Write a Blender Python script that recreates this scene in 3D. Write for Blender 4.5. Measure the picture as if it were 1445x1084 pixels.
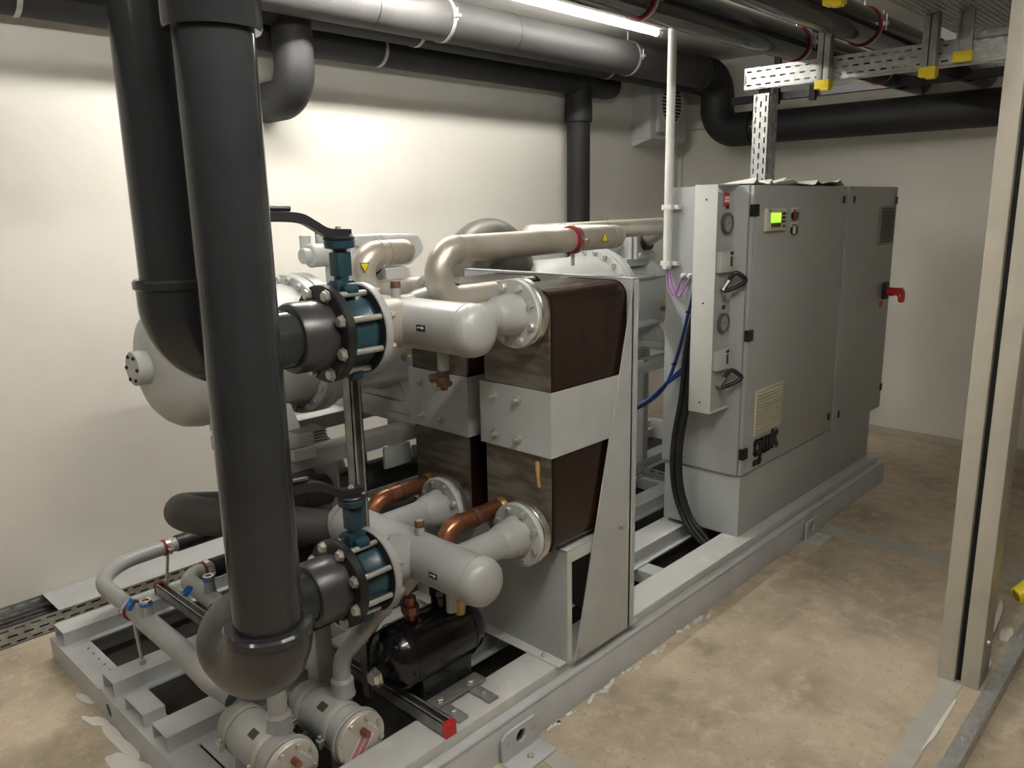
import bpy, bmesh, math, random
from mathutils import Vector, Matrix

# ------------------------------------------------------------------ scene, camera, world, exposure
for _o in list(bpy.data.objects):
    bpy.data.objects.remove(_o, do_unlink=True)
SC = bpy.context.scene
COL = SC.collection
random.seed(7)
PI = math.pi
V = Vector

YAW, PITCH, ROLL = math.radians(43.535), math.radians(12.64), math.radians(-1.089)
CAM_Z = 1.75
_f = V((math.cos(YAW) * math.cos(PITCH), math.sin(YAW) * math.cos(PITCH), -math.sin(PITCH)))
_r = V((math.sin(YAW), -math.cos(YAW), 0))
_u = _r.cross(_f)
_r2 = _r * math.cos(ROLL) + _u * math.sin(ROLL)
_u2 = -_r * math.sin(ROLL) + _u * math.cos(ROLL)
camd = bpy.data.cameras.new('camera')
camd.sensor_fit = 'HORIZONTAL'
camd.sensor_width = 36.0
camd.lens = 36.0 * 1114.0 / 1445.0
camd.clip_start = 0.02
cam = bpy.data.objects.new('camera', camd)
COL.objects.link(cam)
cam.matrix_world = Matrix(((_r2.x, _u2.x, -_f.x, 0), (_r2.y, _u2.y, -_f.y, 0),
                           (_r2.z, _u2.z, -_f.z, CAM_Z), (0, 0, 0, 1)))
SC.camera = cam

world = bpy.data.worlds.new('world')
SC.world = world
world.use_nodes = True
world.node_tree.nodes['Background'].inputs[0].default_value = (0.9, 0.95, 1.0, 1)
world.node_tree.nodes['Background'].inputs[1].default_value = 0.02
SC.view_settings.view_transform = 'Standard'
SC.view_settings.look = 'None'
SC.view_settings.gamma = 1.0
SC.view_settings.use_curve_mapping = False
SC.view_settings.exposure = 2.25
TUBE_POWER = 22.0          # emission strength of the fluorescent tubes

# ------------------------------------------------------------------ materials
MATS = {}


def mat(name, col, rough=0.5, metal=0.0, noise=0.0, nscale=8.0, bump=0.0, bscale=60.0, col2=None,
        stretch=None, coat=0.0, rough2=None, detail=4.0, lo=0.35, hi=0.65, emit=None, estr=0.0):
    if name in MATS:
        return MATS[name]
    m = bpy.data.materials.new(name)
    m.use_nodes = True
    nt = m.node_tree
    b = nt.nodes['Principled BSDF']
    b.inputs['Base Color'].default_value = (*col, 1)
    b.inputs['Roughness'].default_value = rough
    b.inputs['Metallic'].default_value = metal
    b.inputs['Coat Weight'].default_value = coat
    if emit:
        b.inputs['Emission Color'].default_value = (*emit, 1)
        b.inputs['Emission Strength'].default_value = estr
    if noise > 0 or col2 or bump > 0:
        tc = nt.nodes.new('ShaderNodeTexCoord')
        mp = nt.nodes.new('ShaderNodeMapping')
        nt.links.new(tc.outputs['Object'], mp.inputs['Vector'])
        if stretch:
            mp.inputs['Scale'].default_value = stretch
        if noise > 0 or col2:
            n = nt.nodes.new('ShaderNodeTexNoise')
            n.inputs['Scale'].default_value = nscale
            n.inputs['Detail'].default_value = detail
            nt.links.new(mp.outputs[0], n.inputs['Vector'])
            r = nt.nodes.new('ShaderNodeMapRange')
            r.inputs[1].default_value = lo
            r.inputs[2].default_value = hi
            nt.links.new(n.outputs[0], r.inputs[0])
            mx = nt.nodes.new('ShaderNodeMix')
            mx.data_type = 'RGBA'
            mx.inputs[6].default_value = (*col, 1)
            c2 = col2 if col2 else tuple(max(0, c * (1 - noise)) for c in col)
            mx.inputs[7].default_value = (*c2, 1)
            nt.links.new(r.outputs[0], mx.inputs[0])
            nt.links.new(mx.outputs[2], b.inputs['Base Color'])
            if rough2 is not None:
                rr = nt.nodes.new('ShaderNodeMapRange')
                rr.inputs[3].default_value = rough
                rr.inputs[4].default_value = rough2
                nt.links.new(r.outputs[0], rr.inputs[0])
                nt.links.new(rr.outputs[0], b.inputs['Roughness'])
        if bump > 0:
            n2 = nt.nodes.new('ShaderNodeTexNoise')
            n2.inputs['Scale'].default_value = bscale
            n2.inputs['Detail'].default_value = 3
            nt.links.new(mp.outputs[0], n2.inputs['Vector'])
            bp = nt.nodes.new('ShaderNodeBump')
            bp.inputs['Strength'].default_value = bump
            bp.inputs['Distance'].default_value = 0.01
            nt.links.new(n2.outputs[0], bp.inputs['Height'])
            nt.links.new(bp.outputs[0], b.inputs['Normal'])
    MATS[name] = m
    return m


PVC = mat('dark_pvc', (0.026, 0.028, 0.030), 0.13, noise=0.15, nscale=5, bump=0.03, bscale=25)
PVC2 = mat('dark_pvc_dull', (0.040, 0.040, 0.041), 0.3, noise=0.15, nscale=6)
PVCD = mat('brown_grey_pvc', (0.034, 0.030, 0.026), 0.33, noise=0.2, nscale=7)
INS = mat('black_foam_insulation', (0.020, 0.020, 0.022), 0.62, bump=0.05, bscale=40)
INSG = mat('lightened_black_foam', (0.056, 0.054, 0.053), 0.6, noise=0.12, nscale=6, bump=0.05, bscale=40)  # lighter copy of the black foam, lamp light put into its colour
INSB = mat('black_rubber', (0.012, 0.012, 0.013), 0.45, bump=0.05)
GREY = mat('machine_grey_paint', (0.45, 0.465, 0.46), 0.38, noise=0.08, nscale=9)
GREYS = mat('grey_paint_satin', (0.36, 0.365, 0.355), 0.32, noise=0.1, nscale=6)
CAST = mat('cast_grey_paint', (0.48, 0.49, 0.485), 0.42, bump=0.06, bscale=90)
SKID = mat('skid_grey_paint', (0.53, 0.545, 0.555), 0.45, col2=(0.46, 0.465, 0.46), nscale=5, lo=0.4, hi=0.75)
SKIDD = mat('skid_grey_stained', (0.55, 0.555, 0.54), 0.5, col2=(0.62, 0.61, 0.57), nscale=14, lo=0.55, hi=0.68, detail=8)
CAB = mat('cabinet_light_grey', (0.41, 0.43, 0.43), 0.38, bump=0.03, bscale=220)
CABW = mat('bracket_white_grey', (0.58, 0.59, 0.565), 0.4)
BLACKP = mat('black_plastic', (0.012, 0.012, 0.013), 0.4)
BLACKF = mat('black_flange_plastic', (0.016, 0.015, 0.015), 0.42, noise=0.3, nscale=12)
BLACKG = mat('gloss_black_paint', (0.008, 0.008, 0.009), 0.16, bump=0.05, bscale=30)
TEAL = mat('teal_valve_paint', (0.016, 0.052, 0.072), 0.35, noise=0.2, nscale=14)
BROWN = mat('oxidised_brown_foil', (0.028, 0.011, 0.007), 0.25, col2=(0.014, 0.006, 0.004), nscale=6, bump=0.06, bscale=30,
            stretch=(2, 8, 1))
PLATE = mat('tarnished_steel_plate', (0.23, 0.205, 0.165), 0.38, metal=0.5, col2=(0.12, 0.105, 0.082), nscale=3.5,
            stretch=(1, 2.2, 9), lo=0.38, hi=0.6)
STEEL = mat('heat_tinted_steel', (0.60, 0.56, 0.49), 0.4, metal=0.6, col2=(0.46, 0.42, 0.36), nscale=7)
STEELD = mat('dull_grey_steel', (0.40, 0.37, 0.32), 0.42, metal=0.35, noise=0.12, nscale=5)
CHROME = mat('bright_steel', (0.62, 0.60, 0.56), 0.25, metal=0.9)
ZINC = mat('zinc_bolt', (0.55, 0.54, 0.50), 0.35, metal=0.7)
GALV = mat('galvanised_steel', (0.56, 0.57, 0.57), 0.38, metal=0.55, noise=0.25, nscale=30)
GALVD = mat('weathered_galvanised', (0.42, 0.42, 0.41), 0.45, metal=0.5, noise=0.3, nscale=22)
COPPER = mat('copper_pipe', (0.42, 0.17, 0.09), 0.3, metal=0.75, col2=(0.22, 0.09, 0.05), nscale=6)
BRASS = mat('brass', (0.42, 0.29, 0.10), 0.32, metal=0.8)
RUSTB = mat('rusty_brown', (0.13, 0.06, 0.03), 0.6, noise=0.4, nscale=40)
WHITEP = mat('white_plastic', (0.74, 0.74, 0.71), 0.4)
CREAM = mat('cream_plastic', (0.62, 0.57, 0.45), 0.45)
YEL = mat('yellow_plastic', (0.80, 0.62, 0.01), 0.4)
RED = mat('red_plastic', (0.55, 0.025, 0.02), 0.4)
REDD = mat('dark_red_rubber', (0.26, 0.008, 0.018), 0.5)
BLUEC = mat('blue_cap_plastic', (0.03, 0.19, 0.55), 0.35)
BLUEW = mat('blue_tube', (0.015, 0.042, 0.19), 0.35)
PURP = mat('purple_cable', (0.38, 0.14, 0.42), 0.4)
PAPER = mat('white_paper', (0.80, 0.78, 0.72), 0.7)
GREEN = mat('lcd_green', (0.1, 0.6, 0.02), 0.4, emit=(0.16, 0.85, 0.02), estr=0.8)
DKRED = mat('dark_red_button', (0.3, 0.01, 0.012), 0.35)
DKGRN = mat('dark_green_button', (0.01, 0.10, 0.03), 0.35)
PINK = mat('pink_label', (0.62, 0.22, 0.22), 0.5)
WALLM = mat('painted_wall', (0.80, 0.775, 0.71), 0.6, col2=(0.74, 0.715, 0.655), nscale=1.6, bump=0.03, bscale=18)
DARKW = mat('bare_concrete_wall', (0.20, 0.19, 0.175), 0.8, noise=0.15, nscale=2)
CEILM = mat('ceiling_paint', (0.72, 0.70, 0.65), 0.7, noise=0.05, nscale=2)
SALT = mat('white_lime_deposit', (0.78, 0.77, 0.73), 0.8, bump=0.5, bscale=70)
STRIPM = mat('pale_floor_strip', (0.50, 0.49, 0.44), 0.55, noise=0.12, nscale=12)
COLM = mat('column_grey_paint', (0.50, 0.47, 0.40), 0.4, noise=0.1, nscale=8)
DOUT = mat('dark_gap', (0.01, 0.01, 0.01), 0.8)
WHITEL = mat('white_print', (0.8, 0.8, 0.78), 0.5)


def floor_material():
    m = bpy.data.materials.new('concrete_floor')
    m.use_nodes = True
    nt = m.node_tree
    b = nt.nodes['Principled BSDF']
    tc = nt.nodes.new('ShaderNodeTexCoord')

    def noise(scale, detail, lo, hi, rough=0.6):
        n = nt.nodes.new('ShaderNodeTexNoise')
        n.inputs['Scale'].default_value = scale
        n.inputs['Detail'].default_value = detail
        n.inputs['Roughness'].default_value = rough
        nt.links.new(tc.outputs['Object'], n.inputs['Vector'])
        r = nt.nodes.new('ShaderNodeMapRange')
        r.inputs[1].default_value = lo
        r.inputs[2].default_value = hi
        nt.links.new(n.outputs[0], r.inputs[0])
        return n, r

    def mix(fac, a, c):
        x = nt.nodes.new('ShaderNodeMix')
        x.data_type = 'RGBA'
        nt.links.new(fac, x.inputs[0])
        if isinstance(a, tuple):
            x.inputs[6].default_value = (*a, 1)
        else:
            nt.links.new(a, x.inputs[6])
        x.inputs[7].default_value = (*c, 1)
        return x.outputs[2]
    n1, r1 = noise(1.6, 6, 0.38, 0.66)
    n2, r2 = noise(11, 9, 0.48, 0.72, 0.7)
    n3, r3 = noise(60, 4, 0.60, 0.72)
    n4, r4 = noise(4.5, 8, 0.55, 0.70, 0.65)
    c = mix(r1.outputs[0], (0.62, 0.515, 0.385), (0.34, 0.28, 0.205))
    c = mix(r2.outputs[0], c, (0.68, 0.585, 0.46))
    c = mix(r4.outputs[0], c, (0.36, 0.295, 0.22))
    c = mix(r3.outputs[0], c, (0.30, 0.25, 0.19))
    nt.links.new(c, b.inputs['Base Color'])
    b.inputs['Roughness'].default_value = 0.55
    bp = nt.nodes.new('ShaderNodeBump')
    bp.inputs['Strength'].default_value = 0.12
    bp.inputs['Distance'].default_value = 0.01
    nt.links.new(n2.outputs[0], bp.inputs['Height'])
    nt.links.new(bp.outputs[0], b.inputs['Normal'])
    return m


FLOORM = floor_material()
TUBEM = mat('lit_fluorescent_tube', (1, 1, 1), 0.4, emit=(1.0, 0.965, 0.885), estr=TUBE_POWER)


def TUBE(f):
    return mat('fluorescent_tube_%d' % int(f * 100), (1, 1, 1), 0.4, emit=(1.0, 0.97, 0.905), estr=TUBE_POWER * f)


# ------------------------------------------------------------------ helpers


def new():
    return bmesh.new()


def link(name, me, parent=None):
    o = bpy.data.objects.new(name, me)
    COL.objects.link(o)
    if parent is not None:
        o.parent = parent
        o.matrix_parent_inverse = PINV.get(parent.name, Matrix.Identity(4))
    return o


PINV = {}


def obj(name, bm, m, parent=None, flat=False, ang=0.6):
    bmesh.ops.remove_doubles(bm, verts=bm.verts, dist=1e-6)
    bm.normal_update()
    if not flat:
        for f in bm.faces:
            f.smooth = True
        for e in bm.edges:
            e.smooth = len(e.link_faces) == 2 and e.calc_face_angle(3.0) < ang
    me = bpy.data.meshes.new(name)
    bm.to_mesh(me)
    bm.free()
    ml = m if isinstance(m, (list, tuple)) else [m]
    for k in ml:
        me.materials.append(k)
    return link(name, me, parent)


def tag(o, label, cat, group=None):
    o['label'] = label
    o['category'] = cat
    if group:
        o['group'] = group
    return o


def struct(o):
    o['kind'] = 'structure'
    return o


def thing(name, label, cat, loc=(0, 0, 0), group=None):
    o = bpy.data.objects.new(name, None)
    COL.objects.link(o)
    o.location = loc
    o.empty_display_size = 0.05
    PINV[o.name] = Matrix.Translation(-V(loc))
    return tag(o, label, cat, group)


def copy_thing(root, delta, label):
    r = root.copy()
    COL.objects.link(r)
    r.location = root.location + V(delta)
    r['label'] = label
    for ch in [c for c in bpy.data.objects if c.parent == root]:
        c = ch.copy()
        COL.objects.link(c)
        c.parent = r
        c.matrix_parent_inverse = ch.matrix_parent_inverse.copy()
        for g in [k for k in bpy.data.objects if k.parent == ch]:
            d = g.copy()
            COL.objects.link(d)
            d.parent = c
            d.matrix_parent_inverse = g.matrix_parent_inverse.copy()
    return r


def frame(axis):
    a = V(axis).normalized()
    t = V((0, 0, 1)) if abs(a.z) < 0.9 else V((1, 0, 0))
    u = t.cross(a).normalized()
    v = a.cross(u)
    return a, u, v


def box(bm, x0, x1, y0, y1, z0, z1, bev=0.0, mi=0):
    vs = [bm.verts.new((x, y, z)) for x in (x0, x1) for y in (y0, y1) for z in (z0, z1)]
    fs = []
    for q in ((0, 1, 3, 2), (4, 6, 7, 5), (0, 4, 5, 1), (2, 3, 7, 6), (0, 2, 6, 4), (1, 5, 7, 3)):
        f = bm.faces.new([vs[i] for i in q])
        f.material_index = mi
        fs.append(f)
    bmesh.ops.recalc_face_normals(bm, faces=fs)
    if bev > 0:
        es = list({e for f in fs for e in f.edges})
        bmesh.ops.bevel(bm, geom=es, offset=bev, segments=2, affect='EDGES', profile=0.6)
    return bm


def lathe(bm, o, axis, prof, seg=32, cap=True):
    a, u, v = frame(axis)
    o = V(o)
    rings = []
    for t, r in prof:
        c = o + a * t
        if r < 1e-6:
            rings.append([bm.verts.new(c)])
        else:
            rings.append([bm.verts.new(c + (u * math.cos(2 * PI * k / seg) + v * math.sin(2 * PI * k / seg)) * r) for k in range(seg)])
    for p, q in zip(rings, rings[1:]):
        for k in range(seg):
            k2 = (k + 1) % seg
            if len(p) == 1 and len(q) == 1:
                continue
            if len(p) == 1:
                bm.faces.new((p[0], q[k], q[k2]))
            elif len(q) == 1:
                bm.faces.new((p[k], q[0], p[k2]))
            else:
                bm.faces.new((p[k], q[k], q[k2], p[k2]))
    if cap:
        if len(rings[0]) > 1:
            bm.faces.new(rings[0])
        if len(rings[-1]) > 1:
            bm.faces.new(list(reversed(rings[-1])))
    bmesh.ops.recalc_face_normals(bm, faces=bm.faces)
    return bm


def cyl(bm, p0, p1, r, seg=24, r2=None, bev=0.0):
    d = V(p1) - V(p0)
    L = d.length
    r2 = r if r2 is None else r2
    if bev > 0:
        prof = [(0, r - bev), (bev, r), (L - bev, r2), (L, r2 - bev)]
    else:
        prof = [(0, r), (L, r2)]
    return lathe(bm, p0, d, prof, seg)


def ring(bm, c, axis, r0, r1, w, seg=40):
    """flat collar of width w around axis, inner radius r0, outer r1"""
    return lathe(bm, V(c) - V(axis).normalized() * w / 2, axis, [(0, r0), (0, r1), (w, r1), (w, r0), (0, r0)], seg, cap=False)


def fillet(pts, R, n=8):
    pts = [V(p) for p in pts]
    out = [pts[0]]
    for i in range(1, len(pts) - 1):
        a, b, c = pts[i - 1], pts[i], pts[i + 1]
        rad = R[i - 1] if isinstance(R, (list, tuple)) else R
        d1, d2 = (b - a).normalized(), (c - b).normalized()
        th = d1.angle(d2)
        if th < 1e-3 or rad <= 0:
            out.append(b)
            continue
        t = min(rad * math.tan(th / 2), (b - a).length * 0.499 if i > 1 else (b - a).length, (c - b).length * 0.499 if i < len(pts) - 2 else (c - b).length)
        rr = t / math.tan(th / 2)
        nrm = (d2 - d1).normalized()
        cen = b + nrm * (rr / math.cos(th / 2))
        ax = d1.cross(d2).normalized()
        s = b - d1 * t - cen
        m = max(2, int(n * th / (PI / 2) + 0.5))
        for k in range(m + 1):
            out.append(cen + Matrix.Rotation(th * k / m, 3, ax) @ s)
    out.append(pts[-1])
    return out


def spline(pts, n=8):
    P = [V(p) for p in pts]
    P = [P[0] * 2 - P[1]] + P + [P[-1] * 2 - P[-2]]
    out = []
    for i in range(1, len(P) - 2):
        for k in range(n):
            t = k / n
            a, b, c, d = P[i - 1], P[i], P[i + 1], P[i + 2]
            out.append(0.5 * (2 * b + (c - a) * t + (2 * a - 5 * b + 4 * c - d) * t * t + (3 * b - a - 3 * c + d) * t ** 3))
    out.append(P[-2])
    return out


def sweep(bm, path, r, seg=20, cap=True):
    path = [V(p) for p in path]
    q = [path[0]]
    for p in path[1:]:
        if (p - q[-1]).length > 1e-5:
            q.append(p)
    path = q
    tang = []
    for i in range(len(path)):
        if i == 0:
            t = path[1] - path[0]
        elif i == len(path) - 1:
            t = path[-1] - path[-2]
        else:
            t = (path[i + 1] - path[i]).normalized() + (path[i] - path[i - 1]).normalized()
        tang.append(t.normalized())
    a, u, v = frame(tang[0])
    rings = []
    for i, (p, t) in enumerate(zip(path, tang)):
        if i:
            rot = tang[i - 1].rotation_difference(t)
            u = rot @ u
            u = (u - t * u.dot(t)).normalized()
            v = t.cross(u)
        rad = r[i] if isinstance(r, (list, tuple)) else r
        rings.append([bm.verts.new(p + (u * math.cos(2 * PI * k / seg) + v * math.sin(2 * PI * k / seg)) * rad) for k in range(seg)])
    for p, q in zip(rings, rings[1:]):
        for k in range(seg):
            k2 = (k + 1) % seg
            bm.faces.new((p[k], p[k2], q[k2], q[k]))
    if cap:
        bm.faces.new(list(reversed(rings[0])))
        bm.faces.new(rings[-1])
    bmesh.ops.recalc_face_normals(bm, faces=bm.faces)
    return bm


def tube(bm, pts, r, R=0.1, seg=24, n=10, cap=True):
    return sweep(bm, fillet(pts, R, n), r, seg, cap)


def prism(bm, pts, ext, bev=0.0):
    """polygon (3-D points) extruded by vector ext"""
    ext = V(ext)
    a = [bm.verts.new(V(p)) for p in pts]
    b = [bm.verts.new(V(p) + ext) for p in pts]
    fs = [bm.faces.new(a), bm.faces.new(list(reversed(b)))]
    n = len(a)
    for k in range(n):
        fs.append(bm.faces.new((a[k], b[k], b[(k + 1) % n], a[(k + 1) % n])))
    bmesh.ops.recalc_face_normals(bm, faces=fs)
    if bev > 0:
        bmesh.ops.bevel(bm, geom=list({e for f in fs for e in f.edges}), offset=bev, segments=2, affect='EDGES')
    return bm


def perf(bm, o, u, v, nu, nv, cu, cv, hu, hv, th, stagger=True):
    """perforated sheet: nu x nv cells of size cu x cv, each with a slot hu x hv"""
    o, u, v = V(o), V(u).normalized(), V(v).normalized()
    n = u.cross(v)
    sub = new()
    for j in range(nv):
        sh = (cu * 0.5 if (stagger and j % 2) else 0.0)
        for i in range(-1 if sh else 0, nu):
            a0, a1 = i * cu + sh, (i + 1) * cu + sh
            A0, A1 = max(0, a0), min(nu * cu, a1)
            b0, b1 = j * cv, (j + 1) * cv
            h0, h1 = (a0 + a1) / 2 - hu / 2, (a0 + a1) / 2 + hu / 2
            k0, k1 = (b0 + b1) / 2 - hv / 2, (b0 + b1) / 2 + hv / 2
            def P(s, t):
                return sub.verts.new(o + u * s + v * t)
            if h0 < A0 + 1e-4 or h1 > A1 - 1e-4:
                sub.faces.new((P(A0, b0), P(A1, b0), P(A1, b1), P(A0, b1)))
                continue
            out = [P(A0, b0), P(A1, b0), P(A1, b1), P(A0, b1)]
            inn = [P(h0, k0), P(h1, k0), P(h1, k1), P(h0, k1)]
            for k in range(4):
                k2 = (k + 1) % 4
                sub.faces.new((out[k], out[k2], inn[k2], inn[k]))
    bmesh.ops.remove_doubles(sub, verts=sub.verts, dist=1e-5)
    bmesh.ops.solidify(sub, geom=sub.faces[:], thickness=th)
    me = bpy.data.meshes.new('tmp')
    sub.to_mesh(me)
    sub.free()
    bm.from_mesh(me)
    bpy.data.meshes.remove(me)
    return bm


BOLTM = {}


def bolt_mesh(kind, m):
    key = (kind, m.name)
    if key in BOLTM:
        return BOLTM[key]
    bm = new()
    if kind == 'hex':
        lathe(bm, (0, 0, 0), (0, 0, 1), [(0, 1.25), (0.18, 1.25), (0.18, 0.98), (0.75, 1.0), (0.9, 0.82)], 6)
        bm2 = bm
    elif kind == 'cap':
        lathe(bm, (0, 0, 0), (0, 0, 1), [(0, 1.0), (0.9, 1.0), (1.0, 0.9), (1.0, 0.5), (0.5, 0.5), (0.5, 0.0)], 14, cap=False)
    elif kind == 'stud':
        lathe(bm, (0, 0, 0), (0, 0, 1), [(0, 1.7), (0.15, 1.7), (0.15, 1.2), (0.9, 1.2), (0.9, 0.7), (2.2, 0.7), (2.2, 0)], 12, cap=False)
    bm.normal_update()
    me = bpy.data.meshes.new('bolt_' + kind)
    if kind != 'hex':
        for f in bm.faces:
            f.smooth = True
        for e in bm.edges:
            e.smooth = len(e.link_faces) == 2 and e.calc_face_angle(3.0) < 0.6
    bm.to_mesh(me)
    bm.free()
    me.materials.append(m)
    BOLTM[key] = me
    return me


def bolt(parent, p, d, s, m=None, kind='hex', name='bolt', spin=None):
    me = bolt_mesh(kind, m or ZINC)
    o = link(name, me, parent)
    a, u, v = frame(d)
    sp = random.random() * 2 if spin is None else spin
    u2 = u * math.cos(sp) + v * math.sin(sp)
    v2 = a.cross(u2)
    M = Matrix(((u2.x, v2.x, a.x, p[0]), (u2.y, v2.y, a.y, p[1]), (u2.z, v2.z, a.z, p[2]), (0, 0, 0, 1)))
    o.matrix_basis = M @ Matrix.Scale(s, 4)
    return o


def bolt_circle(parent, c, axis, R, n, s, m=None, kind='hex', ph=0.0, name='bolt', out=None):
    a, u, v = frame(axis)
    for k in range(n):
        t = 2 * PI * k / n + ph
        p = V(c) + (u * math.cos(t) + v * math.sin(t)) * R
        bolt(parent, p, out or a, s, m, kind, name)


def text_mesh(name, body, size, loc, uaxis, vaxis, m, parent=None, ext=0.001):
    cu = bpy.data.curves.new('txt', 'FONT')
    cu.body = body
    cu.size = size
    cu.extrude = ext
    cu.align_x = 'CENTER'
    cu.align_y = 'CENTER'
    t = bpy.data.objects.new('txt', cu)
    COL.objects.link(t)
    dg = bpy.context.evaluated_depsgraph_get()
    me = bpy.data.meshes.new_from_object(t.evaluated_get(dg))
    bpy.data.objects.remove(t, do_unlink=True)
    u, v = V(uaxis).normalized(), V(vaxis).normalized()
    n = u.cross(v)
    M = Matrix(((u.x, v.x, n.x, loc[0]), (u.y, v.y, n.y, loc[1]), (u.z, v.z, n.z, loc[2]), (0, 0, 0, 1)))
    me.transform(M)
    me.materials.clear()
    me.materials.append(m)
    return link(name, me, parent)


X, Y, Z = V((1, 0, 0)), V((0, 1, 0)), V((0, 0, 1))
WY, BX, CZ = 3.80, 6.16, 2.88       # left wall, back wall, ceiling

# ------------------------------------------------------------------ room
bm = new(); box(bm, -3.6, BX + 0.2, -3.6, WY + 0.2, -0.2, 0); struct(obj('floor', bm, FLOORM))
bm = new(); box(bm, -3.6, BX + 0.2, -3.6, WY + 0.2, CZ, CZ + 0.2); struct(obj('ceiling', bm, CEILM))
bm = new(); box(bm, -3.6, BX + 0.2, WY, WY + 0.2, 0, CZ); struct(obj('wall_left', bm, WALLM))
bm = new(); box(bm, BX, BX + 0.2, -3.6, WY, 0, CZ); struct(obj('wall_back', bm, WALLM))
bm = new(); box(bm, -3.6, BX, -3.6, -3.4, 0, CZ); struct(obj('wall_right', bm, DARKW))
bm = new(); box(bm, -3.6, -3.4, -3.4, WY, 0, CZ); struct(obj('wall_front', bm, DARKW))
bm = new(); box(bm, BX - 0.012, BX, -3.4, WY, 0, 0.06, 0.003); struct(obj('baseboard_back', bm, COLM))
bm = new(); box(bm, BX - 0.03, BX, WY - 0.035, WY, 0.06, CZ, 0.003); struct(obj('trim_1', bm, WALLM))

# ------------------------------------------------------------------ fluorescent luminaires in a row under the ceiling
def luminaire(x0, x1, y, z, label, tm=None):
    t = thing('fluorescent_luminaire', label, 'light', ((x0 + x1) / 2, y, z), 'tube lights in a row')
    bm = new(); box(bm, x0, x1, y - 0.03, y + 0.03, z + 0.022, CZ, 0.004); obj('housing', bm, WHITEP, t)
    bm = new(); cyl(bm, (x0 + 0.03, y, z), (x1 - 0.03, y, z), 0.0165, 20); obj('tube', bm, tm or TUBEM, t)
    for xa in (x0, x1 - 0.05):
        bm = new(); cyl(bm, (xa, y, z), (xa + 0.05, y, z), 0.022, 20, bev=0.004); obj('lamp_socket', bm, WHITEP, t)
    return t


luminaire(3.00, 4.52, 2.95, 2.79, 'lit fluorescent tube light under the ceiling above the lagged pipe', TUBE(0.48))
luminaire(1.40, 2.95, 2.95, 2.79, 'lit fluorescent tube light over the compressors', TUBE(1.6))
luminaire(-1.5, 0.0, 1.20, 2.79, 'lit fluorescent tube light at the left end of the aisle', TUBE(0.8))
luminaire(0.20, 1.70, 0.45, 2.79, 'lit fluorescent tube light over the aisle in front of the valves', TUBE(1.5))
luminaire(0.90, 2.40, -0.30, 2.79, 'lit fluorescent tube light over the far side of the aisle', TUBE(0.3))

# ------------------------------------------------------------------ glossy PVC water pipes with valves


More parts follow.
